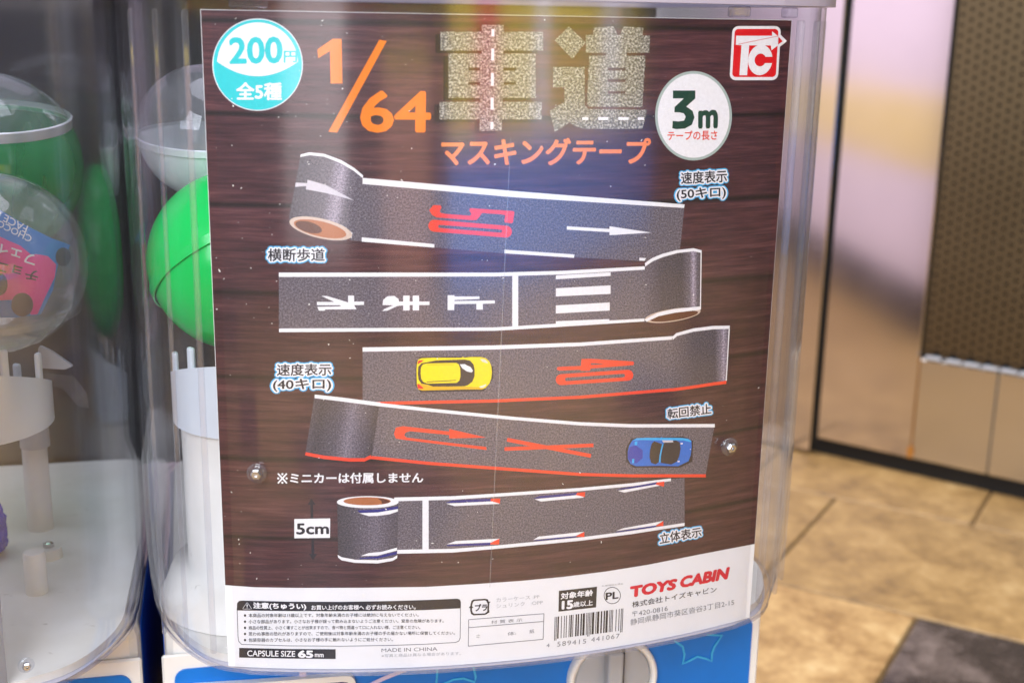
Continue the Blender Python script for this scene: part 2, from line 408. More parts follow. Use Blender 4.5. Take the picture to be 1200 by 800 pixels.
WA = np.array([.449, 1.765]); WD = np.array([.80619, -.59165]); WANG = math.atan2(WD[1], WD[0])
wall = empty('steel_wall', (WA[0], WA[1], 0), WANG)
tag(wall, 'brushed stainless steel clad wall standing on the tan stone floor', 'wall')
def wbox(name, s0, s1, y0, y1, z0, z1, mat, bev=.0015):
    bm = bmesh.new(); add_box(bm, s0, s1, y0, y1, z0, z1, bev, 1); return obj(name, bm, mat, wall)
wbox('core', -1.0, .9, .012, .10, 0, 1.6, 'black_plinth', 0)
wbox('panel', -.6, -.006, -.006, .012, .004, 1.6, 'steel')
wbox('panel', .0015, .1400, 0, .011, .026, 1.6, 'steel')
wbox('panel', .1415, .2460, 0, .011, .026, .171, 'steel_low')
wbox('panel', .2475, .45, 0, .011, .026, .171, 'steel_low')
wbox('panel', .4515, .7, 0, .011, .026, .171, 'steel_low')
for a in (.148, .1755, .2, .2245, .249, .2735, .298):
    wbox('ledge', a, a + .0225, -.003, .011, .1716, .1765, 'grey_plastic', .001)
wbox('corner_strip', .1402, .1413, .001, .010, .026, .171, 'rust', 0)
bm = bmesh.new(); bmesh.ops.create_circle(bm, cap_ends=True, segments=14, radius=.007)
for v in bm.verts: v.co = Vector((.141 + v.co.x * (.55 + .3 * random.random()), -.0012, .036 + v.co.y * (1.2 + .5 * random.random())))
obj('rust_stain', bm, 'rust', wall)
# perforated sheet: hexagonal cells with an octagonal hole each
P = .0131; bm = bmesh.new(); cw = .0116
ncol, nrow = 32, 46
for cI in range(ncol):
    for rI in range(nrow):
        cx = .1445 + cw * (cI + .5); cz = .178 + P * (rI + .5 + (.5 if cI % 2 else 0))
        n = 12; o_, i_ = [], []
        for a in range(n):
            t = 2 * math.pi * a / n + math.pi / n; c_, s_ = math.cos(t), math.sin(t)
            q = min(cw / 2 / max(abs(c_), 1e-6), P / 2 / max(abs(s_), 1e-6))
            o_.append(bm.verts.new((cx + c_ * q, .002, cz + s_ * q))); i_.append((cx + c_ * .0023, cz + s_ * .0023))
        iv = [bm.verts.new((x, .002, z)) for x, z in i_]; ib = [bm.verts.new((x, .0045, z)) for x, z in i_]
        for a in range(n):
            b = (a + 1) % n; bm.faces.new((o_[a], o_[b], iv[b], iv[a])); bm.faces.new((iv[a], iv[b], ib[b], ib[a]))
        # the four cell corners
        for sx in (1, -1):
            for sz in (1, -1):
                cands = sorted(range(n), key=lambda a: (o_[a].co.x - (cx + sx * cw / 2)) ** 2 + (o_[a].co.z - (cz + sz * P / 2)) ** 2)[:2]
                k3 = bm.verts.new((cx + sx * cw / 2, .002, cz + sz * P / 2))
                try: bm.faces.new((o_[cands[0]], o_[cands[1]], k3))
                except ValueError: pass
bmesh.ops.recalc_face_normals(bm, faces=bm.faces)
obj('perforated_sheet', bm, 'steel_perforated', wall, kind='stuff')

# across the aisle, added out of view, seen only as reflections in the clear hoppers
plain('poster_yellow', (205, 180, 40), .5, var=.08, vscale=5)
plain('counter_blue', (40, 140, 250), .4, var=.08, vscale=5)
plain('bin_brown', (172, 130, 112), .5, var=.08, vscale=5)
plain('wall_dark', (54, 49, 54), .6, var=.12, vscale=3)
plain('board_red', (205, 40, 35), .5, var=.08, vscale=5)
plain('board_white', (240, 238, 244), .5, var=.04, vscale=5)
def aisle(name, x0, x1, parts, label, cat):
    e = empty(name, ((x0 + x1) / 2, -1.7, 0)); hw = (x1 - x0) / 2; tag(e, label, cat)
    for nm, a, b, z0, z1, y0, y1, m in parts:
        bm = bmesh.new(); add_box(bm, -hw + a * 2 * hw, -hw + b * 2 * hw, y0, y1, z0, z1, .012, 3); obj(nm, bm, m, e)
for nm, bx_ in (('wall_opposite', (-4.5, 4.6, -2.6, -2.5, -.05, 2.2)), ('wall_side', (4.5, 4.6, -2.49, 1.2, -.05, 2.2))):
    bm = bmesh.new(); add_box(bm, *bx_); obj(nm, bm, 'wall_dark', kind='structure')
aisle('reflection_counter', .55, 2.5, [('counter_base', 0, 1, 0, .33, -.3, .1, 'counter_blue'), ('counter_top', .0, 1, .3305, .352, -.3, .12, 'board_white'), ('poster_panel', .02, .98, .353, .95, -.1, -.06, 'poster_yellow'),
      ('poster_stripe', .12, .2, .36, .94, -.058, -.052, 'board_red'), ('poster_stripe', .36, .42, .36, .94, -.058, -.052, 'board_white'), ('poster_stripe', .7, .8, .36, .94, -.058, -.052, 'board_white')], 'unseen blue counter with yellow panel, added across the aisle for reflections', 'counter')
aisle('reflection_board', -.5, -.1, [('board', 0, 1, .1, 1.2, -.02, .02, 'board_white'), ('foot', .1, .2, 0, .099, -.1, .1, 'black_plinth'), ('foot', .8, .9, 0, .099, -.1, .1, 'black_plinth')], 'unseen white notice board on two feet, added across the aisle for reflections', 'notice board')
aisle('reflection_bin', .12, .42, [('crate_body', 0, 1, 0, .5, -.15, .15, 'bin_brown'), ('crate_lid', -.01, 1.01, .501, .54, -.16, .16, 'poster_yellow')], 'unseen tan bin with yellow lid, added across the aisle for reflections', 'bin')

pt_ = empty('backdrop', tuple(np.append(OX + EX * -.95 + EY * .60, 0)), TH)  # striped board added out of view for the steel wall to reflect
tag(pt_, 'unseen low lilac partition with yellow stripe and dark skirting behind the capsule machines', 'backdrop')
for nm, y0, y1, z0, z1, m in (('board', 0, .03, .102, 1.25, 'partition_lilac'), ('skirting', -.004, .034, 0, .10, 'skirting_grey'), ('stripe', .0302, .033, .33, .48, 'partition_yellow')):
    bm = bmesh.new(); add_box(bm, -1.0, 1.0, y0, y1, z0, z1, .001, 1); obj(nm, bm, m, pt_)
# ------------------------------------------------------------------ capsule machine
def hopper_outline(off=0.0, depth=.30, n=14):
    rf = .446 + off; rc = .068 + off; cx, cy = .103, .0593
    a = math.atan2(cx, .422 - cy)                 # where the front arc meets the corner arc
    pts = []
    m = 30
    for i in range(m + 1):
        t = -a + 2 * a * i / m; pts.append((rf * math.sin(t), .422 - rf * math.cos(t)))
    for i in range(1, n + 1):
        t = a + (math.pi / 2 - a) * i / n; pts.append((cx + rc * math.sin(t), cy - rc * math.cos(t)))
    rb = .03 + off; bx, by = .171 - .03, depth - .03
    for i in range(0, 7):
        t = math.pi / 2 + math.pi / 2 * i / 6; pts.append((bx + rb * math.sin(t), by - rb * math.cos(t)))
    left = [(-x, y) for x, y in pts[::-1] if y > -.1 and x > 0]
    right = [p for p in pts if p[0] > 0]; mid = [p for p in pts if -1e-6 <= p[0] <= 1e-6]
    return mid + right + left[:]
def order(pts):                                    # counter-clockwise from the front centre
    return sorted(pts, key=lambda p: (math.atan2(p[0], -(p[1] - .14))) % (2 * math.pi))
def tuck(off, t):                                   # outline drawn in at the corners by t metres
    out = []
    for x, y in order(hopper_outline(off)):
        w_ = min(max((abs(x) - .132) / .036, 0), 1); w_ = w_ * w_ * (3 - 2 * w_); w_ *= 1 if y < .12 else max(0, 1 - (y - .12) / .1)
        out.append((x - math.copysign(t * w_, x), y + .55 * t * w_))
    return out
def shell_bm(rows, closed=True):                    # rows: (outer outline, inner outline, z) from bottom to top
    bm = bmesh.new(); L = [([bm.verts.new((x, y, z)) for x, y in o], [bm.verts.new((x, y, z)) for x, y in i]) for o, i, z in rows]; n = len(L[0][0])
    for (a, c), (b, d) in zip(L, L[1:]):
        for i in range(n):
            j = (i + 1) % n; bm.faces.new((a[i], a[j], b[j], b[i])); bm.faces.new((c[j], c[i], d[i], d[j]))
    for i in range(n):
        j = (i + 1) % n; bm.faces.new((L[0][0][j], L[0][0][i], L[0][1][i], L[0][1][j])); bm.faces.new((L[-1][0][i], L[-1][0][j], L[-1][1][j], L[-1][1][i]))
    bmesh.ops.recalc_face_normals(bm, faces=bm.faces); return bm
ZT, ZB = CH + .0056, CH - .3026                    # top and bottom of the clear hopper
def machine(lx, label, detailed=True):
    root = empty('capsule_machine', tuple(np.append(OX + EX * lx, 0)), TH)
    tag(root, label, 'capsule machine', 'capsule machines in a row')
    out = order(hopper_outline(0)); inn = order(hopper_outline(-.0024)); n = len(out)
    prof = [(.0065, 0), (.0048, .003), (.0032, .008), (.0018, .016), (.0008, .028), (.0002, .042), (0, .06), (0, ZT - ZB)]
    h = obj('hopper', shell_bm([(tuck(0, t), tuck(-.0024, t), ZB + dz) for t, dz in prof]), 'clear_shell', root, smooth=True)
    m = h.modifiers.new('split', 'EDGE_SPLIT'); m.split_angle = R(35)
    r1, r0 = tuck(.0008, .0062), tuck(.0001, .0062)
    rim = obj('bottom_rim', extrude_outline(bmesh.new(), r1, ZB - .0003, ZB + .0016, r0), 'clear_rim', h, smooth=True); rim.modifiers.new('split', 'EDGE_SPLIT').split_angle = R(35)
    li, lo = order(hopper_outline(-.012)), order(hopper_outline(.004))
    lid = obj('lid_rim', extrude_outline(bmesh.new(), lo, ZT + .0004, ZT + .022, li), 'lid_grey', root)
    obj('lid_pane', extrude_outline(bmesh.new(), order(hopper_outline(-.0125)), ZT + .012, ZT + .014), 'dimming_lid', lid)
    obj('tray', extrude_outline(bmesh.new(), tuck(-.0058, .0050), ZB + .0004, ZB + .0045), 'tray_white', root)
    obj('base_plate', extrude_outline(bmesh.new(), tuck(-.0026, .0066), ZB - .0002, ZB + .0002), 'base_lilac', root)
    # back panel of the hopper
    bm = bmesh.new(); add_box(bm, -.1719, .1719, .303, .309, ZB - .003, ZT + .02); bp = obj('back_panel', bm, 'taupe_back', root)
    bm = bmesh.new(); add_box(bm, -.166, .166, .3095, .3115, ZB + .06, ZT + .015); obj('rear_sheet', bm, 'pale_back', bp)
    # cabinet below
    bm = bmesh.new(); add_box(bm, -.166, .166, .062, .318, .05, ZB - .0035, .010, 3); cab = obj('cabinet', bm, 'white_plastic', root)
    bm = bmesh.new(); add_box(bm, -.167, .167, .059, .0615, .06, ZB - .022, .001, 1); obj('front_frame', bm, 'white_plastic', cab)
    for sx in (-1, 1):
        bm = bmesh.new(); add_box(bm, sx * .16635 - .00015, sx * .16635 + .00015, .075, .31, .06, ZB - .01); obj('side_sticker', bm, 'blue_side', cab)
    bm = bmesh.new(); add_box(bm, -.160, .160, .07, .315, 0, .0495); obj('plinth', bm, 'black_plinth', root)
    bm = bmesh.new()
    pts = rrect(-.161, .075, .1615, ZB - .030, .006)
    f = bm.faces.new([bm.verts.new((x, .0578, z)) for x, z in pts]); r = bmesh.ops.extrude_face_region(bm, geom=[f])
    for v in [e for e in r['geom'] if isinstance(e, bmesh.types.BMVert)]: v.co.y = .0588
    bmesh.ops.recalc_face_normals(bm, faces=bm.faces)
    st = obj('blue_panel', bm, 'blue_sticker', cab)
    return root, cab, st
MA, cabA, stA = machine(0, 'clear fronted capsule toy machine showing the road tape card over its blue base')
MB, cabB, stB = machine(-.344, 'capsule toy machine with pink insert capsule showing, beside the road tape machine')

# price frame, star outlines and turning handle on the cabinet of the road tape machine
def face_poly(name, px, ly, th, mat, parent, hole=None):
    bm = bmesh.new(); P_ = [at_local(x, y, ly) for x, y in px]
    if hole is None:
        f = [bm.faces.new([bm.verts.new((p[0], ly, p[2])) for p in P_])]
    else:
        H_ = [at_local(x, y, ly) for x, y in hole]; n = len(P_)
        a = [bm.verts.new((p[0], ly, p[2])) for p in P_]; b = [bm.verts.new((p[0], ly, p[2])) for p in H_]
        f = [bm.faces.new((a[i], a[(i + 1) % n], b[(i + 1) % n], b[i])) for i in range(n)]
    r = bmesh.ops.extrude_face_region(bm, geom=f)
    for v in [e for e in r['geom'] if isinstance(e, bmesh.types.BMVert)]: v.co.y -= th
    bmesh.ops.recalc_face_normals(bm, faces=bm.faces)
    return obj(name, bm, mat, parent)
fr_o = [(205, 805), (228, 799.5), (300, 795), (360, 790.5), (404, 787), (411, 788), (415, 792), (416.5, 799), (418, 860), (205, 870)]
fr_i = [(212, 812), (230, 806), (300, 801.5), (360, 797.5), (400, 794), (406, 794.5), (408.5, 797), (409.5, 802), (410, 852), (212, 861)]
pf = face_poly('price_frame', fr_o, .0575, .004, 'white_plastic', cabA, fr_i)
face_poly('price_plate', fr_i, .0574, .001, 'purple_plate', cabA)
face_poly('frame_stem', [(350, 782), (358, 781.5), (359, 790), (351, 790.5)], .0574, .002, 'pink_line', cabA)
def star_line(pts, wd, mat, parent, name='star_outline'):
    bm = bmesh.new(); P_ = [at_local(x, y, .0574) for x, y in pts]
    L = []
    for i, p in enumerate(P_):
        q0 = P_[max(i - 1, 0)]; q1 = P_[min(i + 1, len(P_) - 1)]; d = q1 - q0; d /= np.linalg.norm(d); nrm = np.array([-d[2], 0, d[0]]) * wd / 2
        L.append((bm.verts.new(tuple(p + nrm)), bm.verts.new(tuple(p - nrm))))
    fs = [bm.faces.new((a[0], b[0], b[1], a[1])) for a, b in zip(L, L[1:])]
    r = bmesh.ops.extrude_face_region(bm, geom=fs)
    for v in [e for e in r['geom'] if isinstance(e, bmesh.types.BMVert)]: v.co.y -= .0003
    bmesh.ops.recalc_face_normals(bm, faces=bm.faces); return obj(name, bm, mat, parent)
star_line([(425, 806), (450, 794), (490, 778)], .0022, 'pink_line', stA, 'printed_line')
star_line([(507, 770), (512.5, 786), (511, 803), (524, 799), (531, 795.5), (543, 794), (556, 798.5), (557.5, 793), (553, 772)], .0011, 'cyan_line', stA)
star_line([(790, 750), (800, 757), (802, 766), (800, 777), (809, 773), (817, 768.5), (827, 771), (834, 774), (834, 765), (837, 757), (846, 744), (828, 743)], .0011, 'cyan_line', stA)
star_line([(41, 803), (53, 787), (66, 803)], .0011, 'cyan_line', stB)
# handle
hc = at_local(716, 792, .0578)
handle = empty('turning_handle', (hc[0], hc[1], hc[2])); handle.parent = cabA
def facing(bm):                                   # lathe axis z -> -y
    for v in bm.verts: v.co = Vector((v.co.x, -v.co.z, v.co.y))
    bmesh.ops.recalc_face_normals(bm, faces=bm.faces); return bm
obj('dial_ring', facing(lathe(bmesh.new(), [(.0262, 0), (.0262, .004), (.0252, .0055), (.0235, .0055), (.0225, .004), (.0225, 0)], n=64)), 'white_plastic', handle, True)
obj('dial_plate', facing(lathe(bmesh.new(), [(.0224, .0005), (.0222, .003), (.021, .004), (.010, .0032), (0, .003)], n=64)), 'grey_plastic', handle, True)
bm = bmesh.new(); add_box(bm, -.0055, .0035, -.012, -.003, -.0205, .0205, .0018, 3); obj('grip', bm, 'grey_plastic', handle)
bm = bmesh.new(); add_box(bm, .0036, .0062, -.0046, -.0036, -.0195, .0195); obj('gap_shade', bm, 'dark_gap', handle)  # dark strip stands for the shade in the gap beside the grip

# clips, added streak bars, washers on the hopper
def clip(root, px, py, wd):
    q = at_local(px, py, -.003); bm = bmesh.new()
    yy = .422 - math.sqrt(.443 ** 2 - q[0] ** 2)
    add_box(bm, q[0] - wd / 2, q[0] + wd / 2, yy + .0016, yy + .0085, CH + .0005, ZT - .0002, .0008, 1); obj('clip', bm, 'clear_rim', root)
clip(MA, 291, 5, .016); clip(MA, 866, 12, .009); clip(MA, 934, 8, .006)
for s_ in (-1, 1):
    for xx, yy, ww in ((.1395, .0035, .003), (.152, .0125, .0022), (.163, .028, .002)):
        bm = bmesh.new(); add_box(bm, s_ * xx - ww / 2, s_ * xx + ww / 2, yy, yy + .004, ZB + .006, ZT - .006, .0006, 1); obj('streak_bar', bm, 'clear_streak_bar', MA)  # clear bars added to imitate refraction streaks at the corners
def shell_point(px, py):
    p, _ = card_hit(px, py, 0, .4462); q = np.array(p[:2]) - OX; ang = math.atan2(p[0] - CC[0], -(p[1] - CC[1])) - TH
    return Vector((q @ EX, q @ EY, p[2])), ang
def screw(root, px, py, pos=None, ang=None, r=.0047):
    if pos is None: pos, ang = shell_point(px, py)
    e = empty('screw', pos, ang); e.parent = root
    obj('washer', facing(lathe(bmesh.new(), [(.0012, .0002), (.0012, .0013), (r * .6, .0016), (r, .0008), (r, .0002)], n=28)), 'clear_rim', e, True)
    b = lathe(bmesh.new(), [(r * .56, .0016), (r * .56, .0028), (r * .42, .0034), (r * .2, .0034), (r * .16, .0024), (0, .0024)], n=6)
    obj('screw_head', facing(b), 'screw_metal', e)
screw(MA, 304, 550); screw(MA, 848, 520)
# scratch lines and dust on the clear front
bm = bmesh.new()
def shell_strip(bm, pts, wd):
    prev = None
    for x, y in pts:
        p, a = shell_point(x, y); t = Vector((math.cos(a), math.sin(a), 0)) * wd / 2; o_ = Vector((math.sin(a), -math.cos(a), 0)) * .00012
        cur = (bm.verts.new(p - t + o_), bm.verts.new(p + t + o_))
        if prev: bm.faces.new((prev[0], prev[1], cur[1], cur[0]))
        prev = cur
shell_strip(bm, [(596 - 24 * i / 20, 160 + 523 * i / 20) for i in range(21)], .00032)
obj('scratch_line', bm, 'scratch', MA)
bm = bmesh.new()
for i in range(230):
    x, y = random.uniform(246, 900), random.uniform(20, 760)
    if random.random() < .45: x = random.uniform(246, 560)
    p, a = shell_point(x, y); sz = random.choice((.0001, .00012, .00015, .00022)) * random.uniform(.7, 1.3); rot = random.random() * 3.14; el_ = random.choice((1, 1, 1, 1.6, 3.5)); 
    t = Vector((math.cos(a), math.sin(a), 0)); o_ = Vector((math.sin(a), -math.cos(a), 0)) * .0001
    vs = []
    for kx, ky in ((1, .3), (.4, 1), (-.7, .8), (-1, -.4), (-.1, -1), (.8, -.7)):
        kx *= el_; u_, v_ = kx * math.cos(rot) - ky * math.sin(rot), kx * math.sin(rot) + ky * math.cos(rot)
        vs.append(bm.verts.new(p + o_ + t * u_ * sz + Vector((0, 0, v_ * sz))))
    bm.faces.new(vs)
obj('dust', bm, 'dust', MA, kind='stuff')
# ------------------------------------------------------------------ inside the hoppers
def wpt(px, py, Y):                               # pixel at depth Y -> world
    r = ray(px, py); p = r * (Y / r[1]); return Vector((p[0], p[1], p[2] + CH))
def tolocal(root, v): return Matrix.Rotation(-TH, 4, 'Z') @ (Vector(v) - Vector(root.matrix_basis.translation))
def prism_local(bm, pts3, d):
    f = bm.faces.new([bm.verts.new(p) for p in pts3]); r = bmesh.ops.extrude_face_region(bm, geom=[f])
    for v in [e for e in r['geom'] if isinstance(e, bmesh.types.BMVert)]: v.co += d
    bmesh.ops.recalc_face_normals(bm, faces=bm.faces)
ZF = ZB + .0045
def cup(root, px, py_top, Y, prongs, r=.040, h=.0225, column=True):
    c = tolocal(root, wpt(px, py_top, Y)); z = c.z
    cp = obj('dispensing_cup', lathe(bmesh.new(), [(r - .003, z), (r, z), (r, z - h), (r - .002, z - h - .001), (r - .006, z - h), (r - .003, z - .004), (r - .003, z)], (c.x, c.y, 0), 64), 'cup_white', root, True)
    for v in cp.data.vertices:
        if v.co.z > z - .01: v.co.z -= .36 * (v.co.y - c.y + .12 * (v.co.x - c.x))
    cp.modifiers.new('split', 'EDGE_SPLIT').split_angle = R(40)
    for a in prongs:
        bm = bmesh.new(); zz_ = z + .36 * r * math.cos(R(a)); add_box(bm, -.0021, .0021, -.0014, .0014, zz_ - .006, zz_ + .0115, .0012, 2)
        M = Matrix.Translation((c.x, c.y, 0)) @ Matrix.Rotation(R(a), 4, 'Z') @ Matrix.Translation((0, -(r - .002), 0)); bm.transform(M); obj('prong', bm, 'cup_white', cp)
    if column:
        obj('column', lathe(bmesh.new(), [(r - .0035, z - h - .001), (r - .004, z - .10), (r + .004, ZF + .02), (r + .012, ZF + .0003)], (c.x, c.y, 0), 64), 'tray_white', root, True)
    return c
cA = cup(MA, 296, 436, .615, (-78, -50, -15, 20, 60, 120, 200))
cB = cup(MB, -40, 446, .60, (72, 38, 5, -40, -90, 150), column=False)
bm = bmesh.new(); prism_local(bm, [tolocal(MB, wpt(x, y, .612)) for x, y in ((45, 431), (44.5, 409), (46, 406.5), (49, 406.5), (62, 413), (85, 429), (76, 433))], Vector((0, .003, 0))); obj('paddle', bm, 'grey_plastic', MB)
bm = bmesh.new(); prism_local(bm, [tolocal(MB, wpt(x, y, .625)) for x, y in ((50, 437), (84, 440), (101, 462), (104, 478), (92, 476), (74, 456), (54, 450))], Vector((0, .003, 0))); obj('chute_arm', bm, 'clear_rim', MB)
def post(root, px, y0, y1, Y, wpx, mat='tray_white', name='post', flare=0):
    a = tolocal(root, wpt(px, y0, Y)); r = wpx / 2 / FPX * Y; z1 = max(ZF, (wpt(px, y1, Y)).z)
    obj(name, lathe(bmesh.new(), [(0, a.z), (r * .9, a.z), (r, a.z - .001), (r * 1.04, z1), (0, z1)], (a.x, a.y, 0), 28), mat, root, True).modifiers.new('split', 'EDGE_SPLIT').split_angle = R(40)
pt = wpt(39, 690, .6); 
def floor_px(x, y): r = ray(x, y); return r * ((ZF - CH) / r[2])
pz = floor_px(42, 618); post(MB, 37, 470, 522, pz[1] - .002, 34, 'grey_plastic', 'stem'); post(MB, 40, 522, 640, pz[1], 30)
pq = floor_px(41, 693); post(MB, 39.5, 646, 700, pq[1], 27)
pq2 = floor_px(58, 652); c2 = tolocal(MB, (pq2[0], pq2[1], ZF))
ds = obj('boss', lathe(bmesh.new(), [(.0072, 0), (.0068, .006), (0, .006)], (c2.x, c2.y, ZF), 28), 'tray_white', MB)
obj('boss_screw', lathe(bmesh.new(), [(.003, .0061), (.0028, .0082), (.0012, .009), (0, .009)], (c2.x, c2.y, ZF), 6), 'screw_metal', ds)
sx_ = at_local(30, 779, -.008); sx_ = (sx_[0] + .344, sx_[2]); screw(MB, 0, 0, pos=Vector((sx_[0], .422 - math.sqrt(.4463 ** 2 - sx_[0] ** 2), sx_[1])), ang=math.asin(sx_[0] / .446), r=.0036)

def capsule(name, c, r, axis, top, bottom, label, seam=0.0, ring=None):
    e = empty(name, c); tag(e, label, 'capsule', 'toy capsules inside the machines')
    M = Vector(axis).to_track_quat('Z', 'Y').to_matrix().to_4x4()
    a0 = math.asin(seam)
    up = [(r * math.cos(a0 + (math.pi / 2 - a0) * i / 18), r * math.sin(a0 + (math.pi / 2 - a0) * i / 18)) for i in range(19)]; up[-1] = (0, r)
    lo = [(r * .985 * math.cos(a0 - (math.pi / 2 + a0) * i / 18), r * .985 * math.sin(a0 - (math.pi / 2 + a0) * i / 18)) for i in range(19)]; lo[-1] = (0, -r * .985)
    obj('upper_shell', lathe(bmesh.new(), up, (0, 0, 0), 56, M), top, e, True)
    obj('lower_shell', lathe(bmesh.new(), lo, (0, 0, 0), 56, M), bottom, e, True)
    z0 = r * seam; rr = r * math.cos(a0); hh = r * .055
    o = obj('seam_ring', lathe(bmesh.new(), [(rr * 1.0, z0 - hh), (rr * 1.018, z0 - hh), (rr * 1.022, z0 + hh * .8), (rr * 1.0, z0 + hh)], (0, 0, 0), 56, M), ring or top, e, True)
    o.modifiers.new('split', 'EDGE_SPLIT').split_angle = R(40)
    return e
gc = wpt(281, 306, .612); GR = .0445
capsule('capsule', gc, GR, (-.47, .42, .80), 'green_capsule', 'green_capsule', 'bright green capsule resting in the white dispensing cup of the road tape machine', .0)
cc_ = None
for Y in np.arange(.60, .72, .0015):
    cc_ = wpt(240, 155, Y); rr_ = 75 / FPX * (cc_ - Vector((0, 0, CH))).length
    if (cc_ - gc).length >= GR * 1.01 + rr_: break
capsule('capsule', cc_, rr_, (.06, -.12, 1), 'clear_capsule', 'frosted_capsule', 'clear capsule with whitish lower half above the bright green capsule', -.1, 'frosted_capsule')
bc = wpt(-8, 309, .605); BR = .0445
capsule('capsule', bc, BR, (-.06, -.05, 1), 'clear_capsule', 'clear_capsule', 'clear capsule holding a pink and blue paper insert', -.55, 'clear_capsule')
for Y in np.arange(.60, .75, .002):
    dc = wpt(-14, 195, Y); dr = 100 / FPX * (dc - Vector((0, 0, CH))).length
    if (dc - bc).length >= BR * 1.01 + dr: break
capsule('capsule', dc, dr, (.06, -.12, 1), 'clear_capsule', 'green_clear', 'capsule with clear dome and green lower half above the pink insert capsule', .5, 'frosted_capsule')
# paper insert inside the clear capsule (print wrapped on a sphere just inside the shell)
ins = empty('paper_insert', bc); tag(ins, 'pink and blue printed paper insert curled inside the clear capsule', 'paper insert')
def sph(x, y, rad):
    d = Vector(ray(x, y)); o_ = Vector((0, 0, CH)) - bc; a = d.dot(d); b = 2 * d.dot(o_); c = o_.dot(o_) - rad * rad; D = b * b - 4 * a * c
    t = (-b - math.sqrt(max(D, 0))) / (2 * a); return (Vector((0, 0, CH)) + d * t) - bc
def ins_place(bm, name, mat, layer, parent):
    bm.normal_update(); bmesh.ops.triangulate(bm, faces=bm.faces[:], ngon_method='EAR_CLIP')
    for ax, no in (((1, 0, 0), 0), ((0, 1, 0), 1)):
        vals = [v.co[no] for v in bm.verts]; x = math.floor(min(vals) / 7) * 7 + 7
        while x < max(vals):
            bmesh.ops.bisect_plane(bm, geom=bm.verts[:] + bm.edges[:] + bm.faces[:], plane_co=Vector(ax) * x, plane_no=ax, dist=1e-5); x += 7
    for v in bm.verts: v.co = sph(v.co.x, v.co.y, BR * .90 + layer * 6e-5)
    return obj(name, bm, mat, parent)
def ins_poly(name, pts, mat, layer):
    bm = bmesh.new(); bm.faces.new([bm.verts.new((x, y, 0)) for x, y in pts]); return ins_place(bm, name, mat, layer, ins)
def ins_text(body, quad, mat, layer, bold):
    bm, (x0, y0, x1, y1) = text_bm(body, bold); tl, tr, br, bl = quad
    for v in bm.verts:
        a = (v.co.x - x0) / (x1 - x0); b = (v.co.y - y0) / (y1 - y0)
        v.co = Vector([(bl[i] * (1 - a) + br[i] * a) * (1 - b) + (tl[i] * (1 - a) + tr[i] * a) * b for i in (0, 1)] + [0])
    ins_place(bm, 'lettering', mat, layer, ins)
ins_poly('blue_field', [(-70, 215), (-10, 240), (30, 264), (60, 279), (82, 287), (78, 300), (68, 310), (62, 340), (48, 368), (20, 372), (-30, 372), (-70, 350)], 'ink_sky', 0)
ins_poly('pink_field', [(-70, 255), (-20, 268), (10, 282), (24, 288), (36, 298), (44, 298), (56, 300), (66, 310), (64, 325), (52, 350), (44, 368), (36, 369), (30, 350), (0, 352), (-40, 356), (-70, 345)], 'ink_pink', 1)
ins_poly('dark_patch', ell(74, 301, 9, 11, 20), 'ink_plum', 2)
ins_poly('dark_patch', ell(26, 357, 13, 14, 20), 'ink_plum', 2); ins_poly('dark_patch', ell(0, 333, 9, 13, 20), 'ink_plum', 3)
ins_text('CHOCONO', ((35, 284), (-22, 256), (-19, 249), (38, 277)), 'ink_white', 3, .01)
ins_text('FACE PO', ((30, 273), (-16, 249), (-13, 241), (33, 265)), 'ink_white', 3, .01)
ins_text('フェイス', ((40, 312), (-22, 292), (-20, 279), (42, 299)), 'ink_white', 3, .02)
ins_text('チョコノ', ((43, 330), (-22, 313), (-19, 301), (46, 318)), 'ink_black', 3, .02)
# blue wrapper on the tray of the left machine
bm = bmesh.new(); bmesh.ops.create_icosphere(bm, subdivisions=4, radius=1)
bw = floor_px(-19, 652)
for v in bm.verts:
    n_ = v.co.normalized(); k_ = 1 + .16 * math.sin(n_.x * 9 + n_.z * 7) * math.cos(n_.y * 8 - n_.z * 5) + .06 * math.sin(n_.x * 31 + n_.y * 17) * math.sin(n_.z * 27)
    v.co = Vector((n_.x * .0135 * k_, n_.y * .014 * k_, max(n_.z * .019 * k_, -.0165)))
o = obj('wrapper', bm, 'blue_bag', None, False); o.location = (bw[0], bw[1], ZF + .0168)
tag(o, 'crumpled dark blue wrapper lying on the white tray beside the short peg', 'wrapper')

# plain card of the left machine, only its right edge shows
def card_sheet(root_loc, lx0, lx1, z0, z1, name, mat):
    bm = bmesh.new(); n = 34; th = .00045
    rows = []
    for i in range(n + 1):
        x = lx0 + (lx1 - lx0) * i / n; y = .422 - math.sqrt(RC ** 2 - x * x)
        rows.append([bm.verts.new((x, y, z0)), bm.verts.new((x, y, z1)), bm.verts.new((x, y + th, z1)), bm.verts.new((x, y + th, z0))])
    for a, b in zip(rows, rows[1:]):
        for k_ in range(4): bm.faces.new((a[k_], b[k_], b[(k_ + 1) % 4], a[(k_ + 1) % 4]))
    bm.faces.new(rows[0]); bm.faces.new(rows[-1][::-1]); bmesh.ops.recalc_face_normals(bm, faces=bm.faces)
    return bm
cardB = obj('display_card', card_sheet(None, -.119, .1135, CH - .301, CH - .0005, '', ''), 'paper_shaded'); cardB.matrix_basis = MB.matrix_basis.copy()
tag(cardB, 'plain white card edge coloured shadow grey inside the pink insert capsule machine', 'display card', 'display cards behind the clear fronts')

